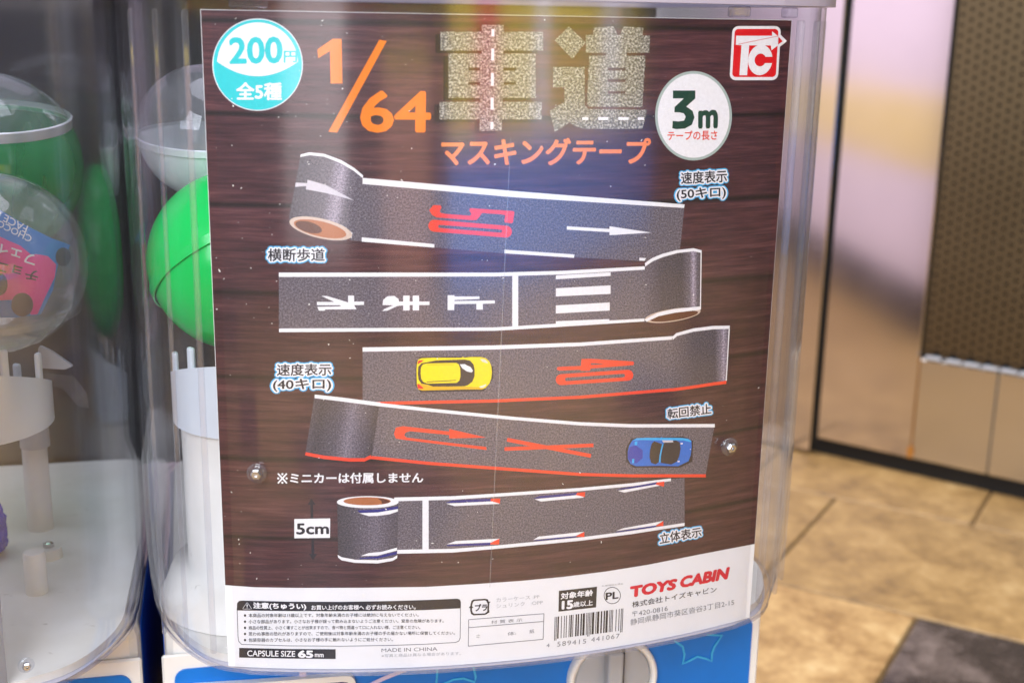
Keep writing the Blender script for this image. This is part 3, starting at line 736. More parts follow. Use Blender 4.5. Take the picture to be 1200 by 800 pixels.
# ------------------------------------------------------------------ the printed display card
card = empty('display_card', tuple(np.append(OX, 0)), TH)
tag(card, 'printed road masking tape card with dark wood background and white bottom strip', 'display card', 'display cards behind the clear fronts')
_q = np.array(card_hit(905.5, 330)[0][:2]) - OX; RLX = float(_q @ EX) + .0004
sheet = obj('paper_sheet', card_sheet(None, -.1330, RLX, CH - .3019, CH - .0003, '', ''), 'paper', card)
A = CardArt(card)
BT = [(263, 686.6), (300, 687.5), (350, 688.2), (425, 688), (500, 687), (560, 683.5), (610, 680), (660, 675.3), (710, 669), (760, 661), (820, 649), (880.3, 636)]
bm = bmesh.new()
# wood photograph: from the top edge of the card down to the white strip
def edgeL(y): return 233.2 + (263 - 233.2) * (y - 12) / (686.6 - 12)
def edgeR(y): return 929.5 + (880.3 - 929.5) * (y - 22) / (636 - 22)
def px_of(lx, z):                                  # photo pixel of a point of the card at local x, height z
    p = np.append(OX + EX * lx + EY * (.422 - math.sqrt(RC ** 2 - lx * lx)), z - CH); d_ = p @ FW
    return 600 + FPX * (p @ RT) / d_, 400 - FPX * (p @ UP) / d_
zt_ = CH - .0005; BT[-1] = px_of(RLX - .0002, CH - .2605); BT[0] = px_of(-.1328, CH - .2600)
pts = [px_of(-.1328, zt_)] + [px_of(x_, zt_) for x_ in (-.09, -.045, 0, .045, .09)] + [px_of(RLX - .0002, zt_)] + BT[::-1]
wd = A.poly('wood_picture', pts, 'wood_print', 0, card)

# price badge
b = A.poly('price_badge', ell(302, 76, 53, 54, 72), 'ink_white', 1, card)
A.poly('badge_disc', ell(302, 76, 52, 53, 72), 'ink_cyan', 2, b)
up = [(302 + 47.5 * math.cos(R(a)), 76 + 49.5 * math.sin(R(a))) for a in np.linspace(184, 356, 40)]
lo = [(349.4 - 94.8 * t, 72.5 + 17 * (1 - (2 * t - 1) ** 2)) for t in np.linspace(0, 1, 20)][1:-1]
A.poly('badge_window', up + lo, 'ink_white', 3, b)
A.text('price_lettering', '200', [(269.5, 45), (330, 44), (330.5, 73.5), (270, 74.5)], 'ink_cyan', 4, b, .03)
A.text('price_lettering', '円', [(333, 60), (348, 60), (348, 73), (333, 73.5)], 'ink_cyan', 4, b, .025)
A.text('price_lettering', '全5種', [(277.5, 97), (330, 97), (330, 117), (277.5, 117)], 'ink_white', 4, b, .03)
# scale fraction
t = A.poly('scale_lettering', zz([(568, 233), (640, 183), (681, 183), (685, 392), (630, 392), (627, 240), (572, 274)], 230, 0, 4), 'ink_orange', 1, card)
A.poly('slash', [(444.5, 47), (453.2, 48.2), (395, 155.5), (385, 154.3)], 'ink_orange', 1, t)
A.text('numeral', '64', [(424, 107.3), (503.5, 108.3), (503, 154.7), (423.8, 154.2)], 'ink_orange', 1, t, .022)
# big speckled title
def Z2(p): return zz(p, 490, 0, 4)
def Z2r(x0, y0, x1, y1): return Z2(rect(x0, y0, x1, y1))
k1 = [Z2r(105, 150, 298, 238), Z2r(400, 150, 585, 238), Z2r(298, 118, 400, 252), Z2r(142, 252, 550, 318), Z2r(142, 318, 235, 332), Z2r(290, 318, 400, 332), Z2r(458, 318, 550, 332),
      Z2r(142, 332, 550, 385), Z2r(142, 385, 235, 398), Z2r(290, 385, 400, 398), Z2r(458, 385, 550, 398), Z2r(142, 398, 550, 460), Z2r(290, 460, 395, 478), Z2r(100, 478, 578, 560), Z2r(288, 560, 392, 614)]
k2 = [Z2([(705, 125), (785, 200), (722, 278), (640, 190)]),
      Z2([(632, 315), (780, 315), (780, 495), (800, 512), (1072, 515), (1050, 605), (780, 605), (735, 592), (708, 575), (640, 620), (615, 520), (685, 478), (685, 410), (632, 410)]),
      Z2([(785, 165), (819, 165), (822, 130), (915, 125), (933, 165), (945, 165), (962, 125), (1055, 130), (1050, 168), (1085, 168), (1083, 248), (785, 248)]), Z2r(880, 248, 975, 262),
      Z2r(800, 262, 1063, 318), Z2r(797, 318, 888, 332), Z2r(972, 318, 1060, 332), Z2r(796, 332, 1059, 372), Z2r(795, 372, 888, 385), Z2r(972, 372, 1057, 385),
      Z2r(794, 385, 1055, 428), Z2r(793, 428, 888, 440), Z2r(970, 428, 1053, 440), Z2([(792, 440), (1053, 440), (1050, 503), (800, 500), (792, 490)])]
sh = [[(x - 6, y + 3) for x, y in p] for p in k1[:3] + [Z2r(142, 252, 550, 460), Z2r(100, 478, 578, 560), Z2r(288, 560, 392, 614)]]
ttl = A.poly('title_lettering', k1 + k2, 'title_speckle', 3, card)
for i, p in enumerate(sh): A.poly('drop_shadow', p, 'ink_shadow', 1 + .18 * i, ttl)
for y0, y1 in ((138, 172), (228, 285), (343, 403), (458, 515), (572, 605)): A.poly('lane_dash', Z2r(344 - y0 * .01, y0, 358 - y0 * .01, y1), 'ink_white', 4, ttl)
for x0, x1 in ((768, 797), (843, 890), (937, 985), (1028, 1058)): A.poly('lane_dash', Z2r(x0, 550, x1, 563), 'ink_white', 4, ttl)
A.text('subtitle_lettering', 'マスキングテープ', [(518, 162.5), (762, 162.5), (760, 192), (518, 194)], 'ink_salmon', 2, card, .032)
# length badge
b = A.poly('length_badge', ell(812.5, 135.8, 45, 52.3, 64), 'ink_rim', 1, card)
A.poly('badge_disc', ell(812.5, 135.8, 42, 49.2, 64), 'ink_white', 2, b)
A.poly('numeral', zz([(233, 425), (338, 425), (338, 462), (296, 500), (325, 520), (334, 550), (322, 585), (290, 603), (250, 606), (230, 602), (232, 567), (258, 570), (285, 566), (293, 548), (284, 532), (262, 527), (240, 527), (241, 502), (284, 462), (233, 462)], 730, 0, 4), 'ink_green', 3, b)
A.text('numeral', 'm', [(819, 131), (840, 130), (839.5, 149), (819, 149.5)], 'ink_green', 3, b, .04)
A.text('length_lettering', 'テープの長さ', [(782, 154), (840, 153), (840, 164), (782, 164.5)], 'ink_redtext', 3, b, .02)
# maker's emblem
def Z6(p): return zz(p, 845, 20, 10)
def skew(p): return [(x - (y - 108) * .057, y) for x, y in p]
def rr10(x0, y0, x1, y1, r): return Z6(skew(rrect(x0, y0, x1, y1, r)))
b = A.poly('emblem', rr10(132, 108, 700, 742, 72), 'ink_white', 1, card)
A.poly('emblem_point', Z6([(690, 205), (768, 285), (684, 352)]), 'ink_white', 1.5, b)
A.poly('emblem_field', rr10(160, 142, 672, 705, 45), 'ink_logo', 2, b)
A.poly('emblem_notch', Z6([(668, 232), (718, 286), (664, 325)]), 'ink_logo', 3, b)
A.poly('emblem_letter', Z6([(172, 222), (594, 222), (592, 168), (664, 228), (662, 335), (585, 392), (578, 335), (325, 335), (300, 684), (210, 684), (235, 332), (168, 328)]), 'ink_white', 4, b)
a0, a1 = 48, 318
Cc = [(455 + 142 * math.cos(R(t)), 505 + 178 * math.sin(R(t))) for t in np.linspace(12, 348, 50)]; Ci = [(455 + 66 * math.cos(R(t)), 505 + 75 * math.sin(R(t))) for t in np.linspace(332, 28, 40)]
A.poly('emblem_letter', Z6(skew([(x + 22, y) for x, y in Cc + [(516, 468)] + Ci + [(510, 542)]])), 'ink_white', 5, b)
A.poly('emblem_line', Z6(stroke((200, 320), (660, 226), 5)), 'ink_logo', 6, b)

# tapes ------------------------------------------------------------
def strip_grad(x0, x1): return lambda x, y: (x - x0) / (x1 - x0)
def tape(pts, layer, mat='asphalt', name='tape_picture'): return A.poly(name, pts, mat, layer, card)
# tape with 50 mark
t1 = tape([(420, 209), (425, 208.7), (600, 224), (802, 240), (795, 309), (755, 306), (600, 297.5), (425, 283), (410, 281.5)], 1)
A.poly('edge_line', [(425, 208.5), (600, 223.7), (802, 239.5), (801.4, 243.7), (600, 231), (425, 215.5)], 'ink_white', 2, t1)
for p in ([(424, 278), (509, 286), (509, 290), (424, 283)], [(591, 292.5), (673, 298), (672.5, 302), (591, 296.7)], [(749, 302), (757, 302.3), (755, 305.5), (749, 305.2)]): A.poly('edge_dash', p, 'ink_white', 2, t1)
def Z50(p): return zz(p, 490, 230, 9.23)
A.poly('speed_mark', Z50([(165, 97), (240, 97), (252, 120), (230, 165), (250, 182), (290, 190), (562, 210), (575, 190), (552, 150), (560, 128), (1030, 160), (1040, 175), (1025, 280), (1010, 292), (940, 284), (930, 270), (940, 205), (900, 195), (690, 180), (660, 225), (630, 256), (580, 258), (200, 228), (150, 200), (120, 150)]), 'ink_red', 3, t1)
A.ring('speed_mark', Z50(stadium((175, 318), (950, 382), 64)), Z50(stadium((232, 325), (890, 376), 17)), 'ink_red', 3, t1)
A.poly('direction_arrow', [(664, 265), (714, 268.2), (714, 265), (763, 272.5), (714, 275.5), (714, 272), (664, 269)], 'ink_white', 3, t1)
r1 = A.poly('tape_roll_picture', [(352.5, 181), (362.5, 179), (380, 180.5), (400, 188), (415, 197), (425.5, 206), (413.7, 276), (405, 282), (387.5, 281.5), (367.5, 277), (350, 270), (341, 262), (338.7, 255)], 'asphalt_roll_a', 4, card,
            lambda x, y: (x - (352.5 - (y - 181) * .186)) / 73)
A.poly('edge_line', [(352.5, 181), (362.5, 178.6), (380, 180.3), (400, 187.8), (415, 196.7), (425.5, 205.5), (425, 208.5), (414, 199.8), (399, 191), (380, 183.6), (363, 181.8), (352, 184)], 'ink_white', 5, r1)
A.poly('edge_line', zz([(398, 412), (425, 428), (452, 452), (448, 475), (425, 460), (390, 437)], 300, 160, 4), 'ink_white', 5, r1)
A.poly('direction_arrow', zz([(187, 216), (240, 218), (242, 202), (330, 228), (457, 298), (330, 265), (234, 247), (236, 232), (184, 236)], 300, 160, 4), 'ink_lilac', 5, r1)
A.poly('roll_rim', ell(376, 267.5, 37.5, 11.5, 40, rot=13), 'ink_cream', 6, r1)
A.poly('core', ell(375.2, 268, 31.5, 9, 40, rot=13), 'ink_core', 7, r1)
A.poly('core_shade', ell(362, 266, 16, 6.2, 30, rot=16), 'ink_coredark', 8, r1)
# pedestrian crossing tape
t2 = tape([(327, 319), (580, 319), (660, 317), (758, 312), (758, 376), (650, 383), (580, 387), (327, 389)], 6)
A.poly('edge_line', band([(327, 319.2), (580, 319.2), (660, 317), (755, 311.8)], [5, 4.5, 4.3, 4]), 'ink_white', 7, t2)
A.poly('edge_line', band([(327.3, 384.6), (580, 383.2), (650, 379), (755, 372.8)], [4.2, 4, 4, 3.5]), 'ink_white', 7, t2)
A.poly('stop_line', [(600, 323), (607, 323), (607, 383), (600, 383)], 'ink_white', 8, t2)
for p in ([(651, 322.5), (715, 318.7), (715, 323), (651, 327)], [(651, 337.5), (715, 334), (715, 344), (651, 347)], [(651, 357.5), (714, 354), (714, 363.5), (651, 367)], [(651, 376), (713.5, 373.5), (713.5, 377.5), (651, 381)]): A.poly('crossing_stripe', p, 'ink_white', 9, t2)
def Zs(p): return zz(p, 360, 330, 5)
mk = A.poly('stop_lettering', Zs([(822, 78), (862, 78), (862, 85), (1008, 85), (1008, 100), (862, 106), (862, 112), (1098, 108), (1098, 126), (1028, 128), (1028, 162), (990, 162), (990, 128), (862, 130), (860, 165), (822, 165)]), 'ink_white', 9, t2)
A.poly('stroke', [Zs([(442, 135), (445, 105), (470, 84), (510, 82), (535, 100), (538, 115), (562, 115), (562, 80), (600, 80), (600, 115), (618, 115), (618, 80), (655, 80), (655, 115), (716, 115), (716, 135), (655, 135), (655, 167), (618, 167), (618, 135), (600, 135), (600, 167), (562, 167), (562, 137), (530, 140), (470, 168), (440, 170), (452, 158), (505, 137)])], 'ink_white', 9, mk)
A.poly('stroke', [Zs([(58, 117), (160, 117), (85, 82), (115, 82), (240, 120), (240, 80), (275, 80), (275, 115), (333, 115), (333, 134), (275, 136), (290, 160), (105, 161), (105, 168), (70, 168), (60, 146), (200, 143), (190, 136), (58, 136)])], 'ink_white', 9, mk)
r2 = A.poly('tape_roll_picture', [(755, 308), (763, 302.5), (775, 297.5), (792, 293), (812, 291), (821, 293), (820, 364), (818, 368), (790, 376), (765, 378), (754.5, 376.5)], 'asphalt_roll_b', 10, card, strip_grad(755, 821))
A.poly('edge_line', [(755, 308), (763, 302.3), (775, 297.3), (792, 292.8), (812, 290.6), (821, 293), (820.8, 296), (812, 294.2), (793, 296.3), (776, 301), (764, 306), (755.5, 312)], 'ink_white', 11, r2)
A.poly('roll_rim', ell(787.5, 369, 33, 7.4, 40, rot=-9), 'ink_cream', 11, r2)
A.poly('core_shade', ell(789, 370, 28.5, 4.9, 40, rot=-9), 'ink_coredark', 12, r2)
A.poly('edge_line', [(754.5, 374), (770, 366), (790, 361.5), (820, 358.5), (820, 362.5), (790, 366), (771, 370), (757, 376.5)], 'ink_white', 13, r2)
A.poly('roll_edge', [(820, 293), (821.2, 293), (820.4, 362), (819.2, 362)], 'ink_white', 14, r2)
# tape with 40 mark
t3 = tape([(425, 407), (580, 405), (680, 401.5), (790, 394), (790, 456.5), (680, 466), (580, 471), (446, 473), (425, 473)], 1)
A.poly('edge_line', band([(425, 406.8), (580, 404.4), (680, 401), (788, 393.6)], [5, 4.8, 4.3, 4]), 'ink_white', 2, t3)
A.poly('edge_line', band([(440, 470.5), (580, 467.6), (680, 463.2), (788, 454.4)], 3.6), 'ink_red', 2, t3)
def Z40(p): return zz(p, 640, 410, 10)
A.poly('speed_mark', Z40([(130, 198), (200, 192), (405, 185), (412, 105), (510, 100), (1020, 132), (1028, 150), (1020, 175), (520, 215), (510, 240), (402, 243), (400, 228), (150, 240), (122, 225)]), 'ink_red', 3, t3)
A.poly('mark_gap', Z40([(522, 152), (600, 155), (675, 163), (600, 170), (522, 172)]), 'asphalt', 4, t3)
A.ring('speed_mark', Z40(stadium((175, 345), (955, 293), 64)), Z40(stadium((240, 342), (900, 297), 21)), 'ink_red', 3, t3)
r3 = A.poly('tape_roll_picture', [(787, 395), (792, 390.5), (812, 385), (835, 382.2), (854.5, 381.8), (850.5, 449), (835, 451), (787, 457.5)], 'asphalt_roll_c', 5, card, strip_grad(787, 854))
A.poly('edge_line', [(787, 394.6), (792, 390), (812, 384.5), (835, 381.6), (854.7, 381.2), (854.4, 385), (835, 385.6), (812, 388.4), (793, 393.4), (788, 397.8)], 'ink_white', 6, r3)
A.poly('edge_line', [(787, 454.6), (812, 451.2), (835, 447.6), (850.8, 445.6), (850.4, 449.4), (835, 451.4), (812, 454.8), (787, 458.2)], 'ink_red', 6, r3)
A.poly('roll_edge', [(853.3, 385), (854.5, 385), (851, 445.5), (849.8, 445.5)], 'ink_white', 7, r3)
# yellow car
def Zc(p): return zz(p, 480, 410, 10.909)
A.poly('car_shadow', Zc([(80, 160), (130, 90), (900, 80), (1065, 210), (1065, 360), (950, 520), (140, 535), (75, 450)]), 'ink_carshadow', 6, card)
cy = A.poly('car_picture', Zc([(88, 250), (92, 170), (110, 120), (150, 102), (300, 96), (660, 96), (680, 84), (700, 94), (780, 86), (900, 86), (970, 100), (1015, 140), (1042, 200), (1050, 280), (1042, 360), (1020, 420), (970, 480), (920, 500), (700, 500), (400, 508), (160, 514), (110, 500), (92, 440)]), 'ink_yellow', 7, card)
A.poly('car_side', Zc([(95, 430), (130, 425), (270, 455), (500, 465), (700, 463), (940, 475), (930, 497), (700, 498), (400, 507), (160, 513), (110, 499)]), 'ink_yellowdk', 8, cy)
A.poly('window_band', Zc([(105, 290), (110, 210), (150, 165), (230, 150), (330, 130), (480, 124), (700, 118), (770, 130), (815, 180), (830, 250), (828, 330), (800, 400), (740, 446), (700, 458), (500, 462), (300, 462), (230, 440), (150, 425), (112, 370)]), 'ink_glass', 9, cy)
A.poly('roof_panel', Zc([(140, 290), (145, 215), (170, 180), (220, 166), (590, 160), (625, 175), (645, 230), (648, 330), (635, 385), (600, 414), (230, 424), (175, 405), (148, 360)]), 'ink_yellow', 10, cy)
A.poly('roof_rail', Zc([(215, 398), (590, 378), (592, 386), (215, 408)]), 'ink_glass', 11, cy); A.poly('roof_rail', Zc([(215, 178), (570, 178), (570, 184), (215, 186)]), 'ink_yellowdk', 11, cy)
A.poly('glass_glint', Zc([(640, 178), (700, 175), (780, 215), (808, 262), (790, 282), (730, 268), (670, 228)]), 'ink_white', 11, cy)
for p in ([(900, 112), (960, 115), (1000, 155), (990, 165), (930, 145)], [(890, 462), (930, 448), (975, 430), (975, 450), (935, 478), (900, 478)]): A.poly('headlamp', Zc(p), 'ink_headlamp', 9, cy)
for p in ([(98, 180), (112, 130), (180, 122), (150, 150)], [(95, 430), (118, 432), (178, 480), (165, 490), (105, 485)]): A.poly('tail_lamp', Zc(p), 'ink_tail', 10, cy)
# no turning tape
t4 = tape([(436, 471), (500, 478), (600, 488), (680, 494.5), (740, 497), (837, 497), (826, 558), (740, 557.5), (680, 556), (600, 550.5), (500, 542), (433, 535)], 6)
A.poly('edge_line', band([(436, 470.6), (500, 477.6), (600, 487.6), (680, 494), (740, 496.4), (837, 496.2)], [4, 3.9, 3.8, 4, 4, 4]), 'ink_white', 7, t4)
A.poly('edge_line', band([(434, 533.4), (500, 540.2), (600, 547.6), (680, 553.4), (740, 555), (826.5, 555)], 3.6), 'ink_red', 7, t4)
A.poly('turn_mark', zz([(1078, 652), (1080, 666), (690, 618), (655, 612), (647, 592), (655, 562), (690, 555), (905, 580), (905, 568), (1078, 608), (905, 612), (905, 596), (720, 578), (700, 585), (695, 598), (705, 608), (900, 632)], 300, 360, 4), 'ink_red', 8, t4)
A.poly('cross_mark', stroke((594, 514.5), (692, 533.5), 4.4), 'ink_red', 8, t4); A.poly('cross_mark', stroke((591, 525.5), (695, 521), 4.2), 'ink_red', 9, t4)
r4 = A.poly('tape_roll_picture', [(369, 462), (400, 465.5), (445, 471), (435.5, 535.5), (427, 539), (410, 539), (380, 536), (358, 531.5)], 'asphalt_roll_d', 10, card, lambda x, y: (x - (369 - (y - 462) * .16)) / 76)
A.poly('edge_line', band([(369, 461.6), (400, 465), (446, 471)], [4.2, 4.6, 4.6]), 'ink_white', 11, r4)
A.poly('edge_line', [(358.4, 529), (380, 533), (410, 536), (427, 536), (434.5, 532.4), (436, 536), (427, 540), (410, 540), (380, 537), (357.8, 532.6)], 'ink_red', 11, r4)
# blue car
def Zb(p): return zz(p, 725, 505, 12)
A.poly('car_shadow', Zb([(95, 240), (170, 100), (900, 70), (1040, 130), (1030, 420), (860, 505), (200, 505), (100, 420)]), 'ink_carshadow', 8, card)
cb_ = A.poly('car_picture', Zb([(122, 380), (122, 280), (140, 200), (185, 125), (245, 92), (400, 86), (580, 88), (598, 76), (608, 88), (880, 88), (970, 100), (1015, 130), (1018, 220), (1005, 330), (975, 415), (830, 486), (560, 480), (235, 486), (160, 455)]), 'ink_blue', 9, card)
A.poly('car_side', Zb([(190, 125), (250, 94), (400, 88), (880, 90), (965, 102), (1010, 132), (1005, 150), (900, 122), (500, 122), (300, 118)]), 'ink_bluelt', 10, cb_)
A.poly('bonnet', Zb([(124, 370), (126, 290), (150, 215), (230, 190), (330, 260), (330, 370), (250, 440), (180, 450)]), 'ink_bluedk', 10, cb_)
A.poly('windscreen', Zb([(425, 360), (430, 270), (455, 170), (490, 135), (600, 172), (585, 250), (565, 330), (555, 430), (510, 460), (450, 440)]), 'ink_glass', 11, cb_)
A.poly('soft_top', Zb([(622, 170), (660, 125), (800, 125), (850, 150), (862, 240), (845, 340), (810, 420), (730, 462), (585, 440), (580, 350), (600, 250)]), 'ink_hood', 11, cb_)
A.poly('roll_bar', Zb([(602, 180), (622, 172), (600, 260), (585, 340), (578, 430), (558, 430), (566, 335), (585, 250)]), 'ink_bluelt', 12, cb_)
A.poly('glass_glint', Zb([(600, 122), (750, 122), (760, 150), (620, 155)]), 'ink_lilac', 12, cb_)
for p in ([(218, 140), (255, 135), (250, 190), (215, 190)], [(180, 385), (212, 380), (208, 442), (178, 440)]): A.poly('headlamp', Zb(p), 'ink_bluelt', 12, cb_)
for p in ([(860, 158), (892, 158), (888, 178), (862, 178)], [(818, 410), (850, 408), (845, 428), (818, 428)]): A.poly('tail_lamp', Zb(p), 'ink_white', 12, cb_)
# tape with solid markings
t5 = tape([(462, 582.6), (530, 581), (580, 578), (680, 571), (740, 566), (802, 559.5), (802, 615.5), (740, 625.5), (680, 633), (580, 642.5), (530, 646.5), (462, 648)], 1)
A.poly('edge_line', band([(462, 582.4), (530, 580.8), (580, 577.8), (680, 571), (740, 565.6), (786, 560)], [4.4, 4.2, 3.8, 3.8, 3.6, 3.2]), 'ink_white', 2, t5)
A.poly('edge_line', band([(462, 643.6), (530, 642.4), (580, 638.6), (680, 629), (740, 621.4), (802, 612)], [4.6, 4.4, 4, 4, 3.8, 3.6]), 'ink_white', 2, t5)
A.poly('stop_line', [(495, 585.6), (502.3, 585.2), (502.3, 643), (495, 643.4)], 'ink_white', 3, t5)
def wedge(ox, oy, sc, B, Wt, Rd):
    for nm, p, m, l in (('wedge_mark', B, 'ink_navy', 3), ('wedge_mark', Wt, 'ink_white', 4), ('wedge_tip', Rd, 'ink_red', 5)): A.poly(nm, zz(p, ox, oy, sc), m, l, t5)
wedge(580, 540, 4, [(178, 175), (205, 163), (385, 147), (380, 162)], [(185, 177), (380, 158), (420, 162), (412, 170), (215, 188)], [(385, 147), (422, 143), (420, 167), (378, 157)])
wedge(580, 540, 4, [(568, 135), (595, 126), (760, 97), (755, 112)], [(575, 138), (755, 108), (792, 110), (605, 146)], [(757, 99), (793, 94), (790, 119), (752, 108)])
wedge(580, 540, 4, [(178, 371), (385, 345), (380, 355), (185, 374)], [(178, 367), (205, 352), (418, 329), (378, 349)], [(378, 351), (418, 330), (418, 355)])
wedge(580, 540, 4, [(565, 330), (755, 298), (750, 308), (570, 333)], [(565, 326), (600, 313), (787, 279), (752, 300)], [(752, 303), (788, 279), (788, 303)])
s_ = 5.714
wedge(390, 560, s_, [(752, 164), (800, 148), (1060, 136), (1060, 155)], [(760, 168), (1060, 153), (1118, 158), (1112, 170), (815, 185)], [(1058, 135), (1120, 134), (1118, 168), (1055, 150)])
wedge(390, 560, s_, [(760, 445), (1060, 428), (1056, 446), (770, 453)], [(760, 440), (822, 418), (1115, 402), (1060, 428)], [(1056, 430), (1115, 402), (1113, 440), (1054, 442)])
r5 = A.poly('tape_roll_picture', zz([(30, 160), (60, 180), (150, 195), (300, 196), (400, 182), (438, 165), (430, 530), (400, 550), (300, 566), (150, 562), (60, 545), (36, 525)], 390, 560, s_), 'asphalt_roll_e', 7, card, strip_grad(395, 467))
A.poly('roll_rim', zz(ell(234, 157, 206, 40, 48), 390, 560, s_), 'ink_white', 8, r5)
A.poly('core', zz(ell(230, 151, 158, 27, 40), 390, 560, s_), 'ink_core', 9, r5)
A.poly('core_shade', zz([(300, 131), (345, 136), (385, 150), (370, 162), (330, 168), (325, 150)], 390, 560, s_), 'ink_coredark', 10, r5)
A.poly('edge_line', zz([(34, 510), (60, 525), (150, 542), (300, 545), (400, 530), (432, 512), (430, 532), (400, 550), (300, 567), (150, 563), (60, 546), (36, 527)], 390, 560, s_), 'ink_white', 8, r5)
A.poly('wedge_mark', zz([(165, 212), (300, 208), (438, 184), (436, 205), (300, 225), (180, 228)], 390, 560, s_), 'ink_navy', 8, r5)
A.poly('wedge_mark', zz([(178, 231), (300, 226), (437, 203), (434, 220), (380, 238), (300, 249), (240, 250)], 390, 560, s_), 'ink_white', 9, r5)
A.poly('wedge_mark', zz([(182, 530), (300, 520), (430, 487), (428, 505), (300, 533), (180, 535)], 390, 560, s_), 'ink_navy', 9, r5)
A.poly('wedge_mark', zz([(185, 517), (240, 497), (330, 488), (430, 460), (430, 480), (300, 514)], 390, 560, s_), 'ink_white', 10, r5)

# captions with white and blue halo
HALO = [(.13, 'ink_white'), (.215, 'ink_glow')]
def cap(body, quad, bold=.02): A.text('caption', body, quad, 'ink_black', 14, card, bold, halo=HALO)
cap('横断歩道', [(314.5, 291), (380.5, 291), (380.5, 305.5), (314.5, 305.5)])
cap('速度表示', zz([(868, 88), (1082, 76), (1083, 132), (870, 142)], 580, 180, 4)); cap('(50キロ)', zz([(848, 166), (1077, 153), (1077, 210), (850, 222)], 580, 180, 4))
cap('速度表示', zz([(100, 264), (353, 262), (353, 316), (100, 318)], 300, 360, 4)); cap('(40キロ)', zz([(82, 335), (352, 331), (352, 390), (82, 392)], 300, 360, 4))
cap('転回禁止', zz([(805, 474), (1008, 448), (1010, 496), (806, 520)], 580, 360, 4))
cap('立体表示', zz([(768, 336), (962, 305), (965, 350), (770, 386)], 580, 540, 4))
nl = A.text('note_lettering', 'ミニカーは付属しません', [(340.5, 553.5), (495.5, 553), (495.5, 564.5), (340.5, 565.5)], 'ink_white', 12, card, .028)
for p in (stroke((326, 553.8), (336.5, 565.3), 1.9), stroke((336.5, 553.8), (326, 565.3), 1.9)): A.poly('note_mark', p, 'ink_white', 12 + (p[0][0] > 330) * .5, nl)
for x_, y_ in ((331.2, 554.6), (331.2, 564.6), (326.4, 559.6), (336.2, 559.6)): A.poly('note_mark', ell(x_, y_, 1.3, 1.3, 10), 'ink_white', 12, nl)
sz = A.poly('size_box', zz([(460, 310), (628, 307), (627, 398), (460, 400)], 230, 530, 4), 'ink_white', 3, card)
A.text('size_lettering', '5cm', zz([(472, 332), (620, 330), (620, 379), (472, 381)], 230, 530, 4), 'ink_black', 4, sz, .03)
A.poly('size_arrow', zz([(540, 214), (560, 243), (548, 243), (549, 308), (536, 308), (535, 243), (522, 244)], 230, 530, 4), 'ink_black', 2, sz)
A.poly('size_arrow', zz([(540, 400), (552, 400), (553, 474), (566, 474), (547, 503), (528, 474), (540, 474)], 230, 530, 4), 'ink_black', 2, sz)

# white strip lettering ------------------------------------------------
def Zw(p): return zz(p, 260, 680, 6)
def Zx(p): return zz(p, 440, 680, 6)
wl = A.poly('warning_header', [(277.5, 714.5), (278, 706), (280.5, 703.4), (284, 703), (340, 704.3), (400, 704.5), (460, 703.5), (500, 702.3), (536, 700.8), (539, 702), (540, 704.5), (540, 712), (500, 714), (460, 715), (400, 715.5), (340, 715.3)], 'ink_black', 1, card)
A.text('warning_lettering', '⚠', [(284.5, 705.3), (295, 705.3), (295, 713), (284.5, 713)], 'ink_white', 2, wl, .0)
A.text('warning_lettering', '注意(ちゅうい)', [(297, 705.2), (358.5, 706.4), (358.5, 714.2), (297, 713)], 'ink_white', 2, wl, .045)
A.text('warning_lettering', 'お買い上げのお客様へ 必ずお読みください。', [(365, 708.3), (487, 707.6), (487, 713.3), (365, 714)], 'ink_white', 2, wl, .022)
ol = [(277.6, 714), (278.6, 745), (279.5, 751), (283, 754.6), (340, 756.4), (400, 756.8), (460, 755.8), (500, 754.4), (534, 752.4), (538, 750.6), (539.6, 747), (540, 711)]
inn_ = [(278.4, 714), (279.4, 745), (280.2, 750.5), (283.4, 753.8), (340, 755.6), (400, 756), (460, 755), (500, 753.6), (533.6, 751.6), (537.4, 749.9), (538.8, 746.5), (539.2, 711)]
bm = bmesh.new(); va = [bm.verts.new((x, y, 0)) for x, y in ol]; vb = [bm.verts.new((x, y, 0)) for x, y in inn_]
for i in range(len(ol) - 1): bm.faces.new((va[i], va[i + 1], vb[i + 1], vb[i]))
A.place(bm, 'box_outline', 'ink_grey', 1, wl)
lines = ['本商品の対象年齢は15歳以上です。対象年齢未満のお子様には絶対に与えないでください。', '小さな部品があります。小さなお子様が誤って飲み込まないようご注意ください。窒息の危険があります。',
         '商品の性質上、小さく壊すことが出来ますので、食べ物と間違って口に入れない様、ご注意ください。', '思わぬ事故の恐れがありますので、ご使用後は対象年齢未満のお子様の手の届かない場所に保管してください。', '包装容器のカプセルは、小さなお子様の手に触れないようにご処分ください。']
x1s = [490.5, 520, 492.5, 533, 460.5]; ys = [720.2, 727.5, 734.7, 741.8, 749]
for body, x1, y in zip(lines, x1s, ys):
    dy = -1.3 if x1 > 500 else -.9
    A.text('warning_lettering', body, [(291.5, y - 2.1), (x1, y - 2.1 + dy * .6), (x1, y + 2.5 + dy), (291.5, y + 2.5)], 'ink_black', 1, card, .006)
    A.poly('bullet', ell(287.2, y + .2, 1.3, 1.5, 12), 'ink_black', 1, card)
cs = A.poly('capsule_size_bar', Zw([(122, 470), (460, 478), (800, 480), (800, 548), (460, 545), (122, 538)]), 'ink_black', 1, card)
A.text('size_lettering', 'CAPSULE SIZE', Zw([(180, 488), (515, 492), (515, 532), (180, 528)]), 'ink_white', 2, cs, .015)
A.text('size_lettering', '65', Zw([(540, 490), (638, 491), (638, 538), (540, 536)]), 'ink_white', 2, cs, .05)
A.text('size_lettering', 'mm', Zw([(655, 512), (715, 513), (715, 534), (655, 533)]), 'ink_white', 2, cs, .03)
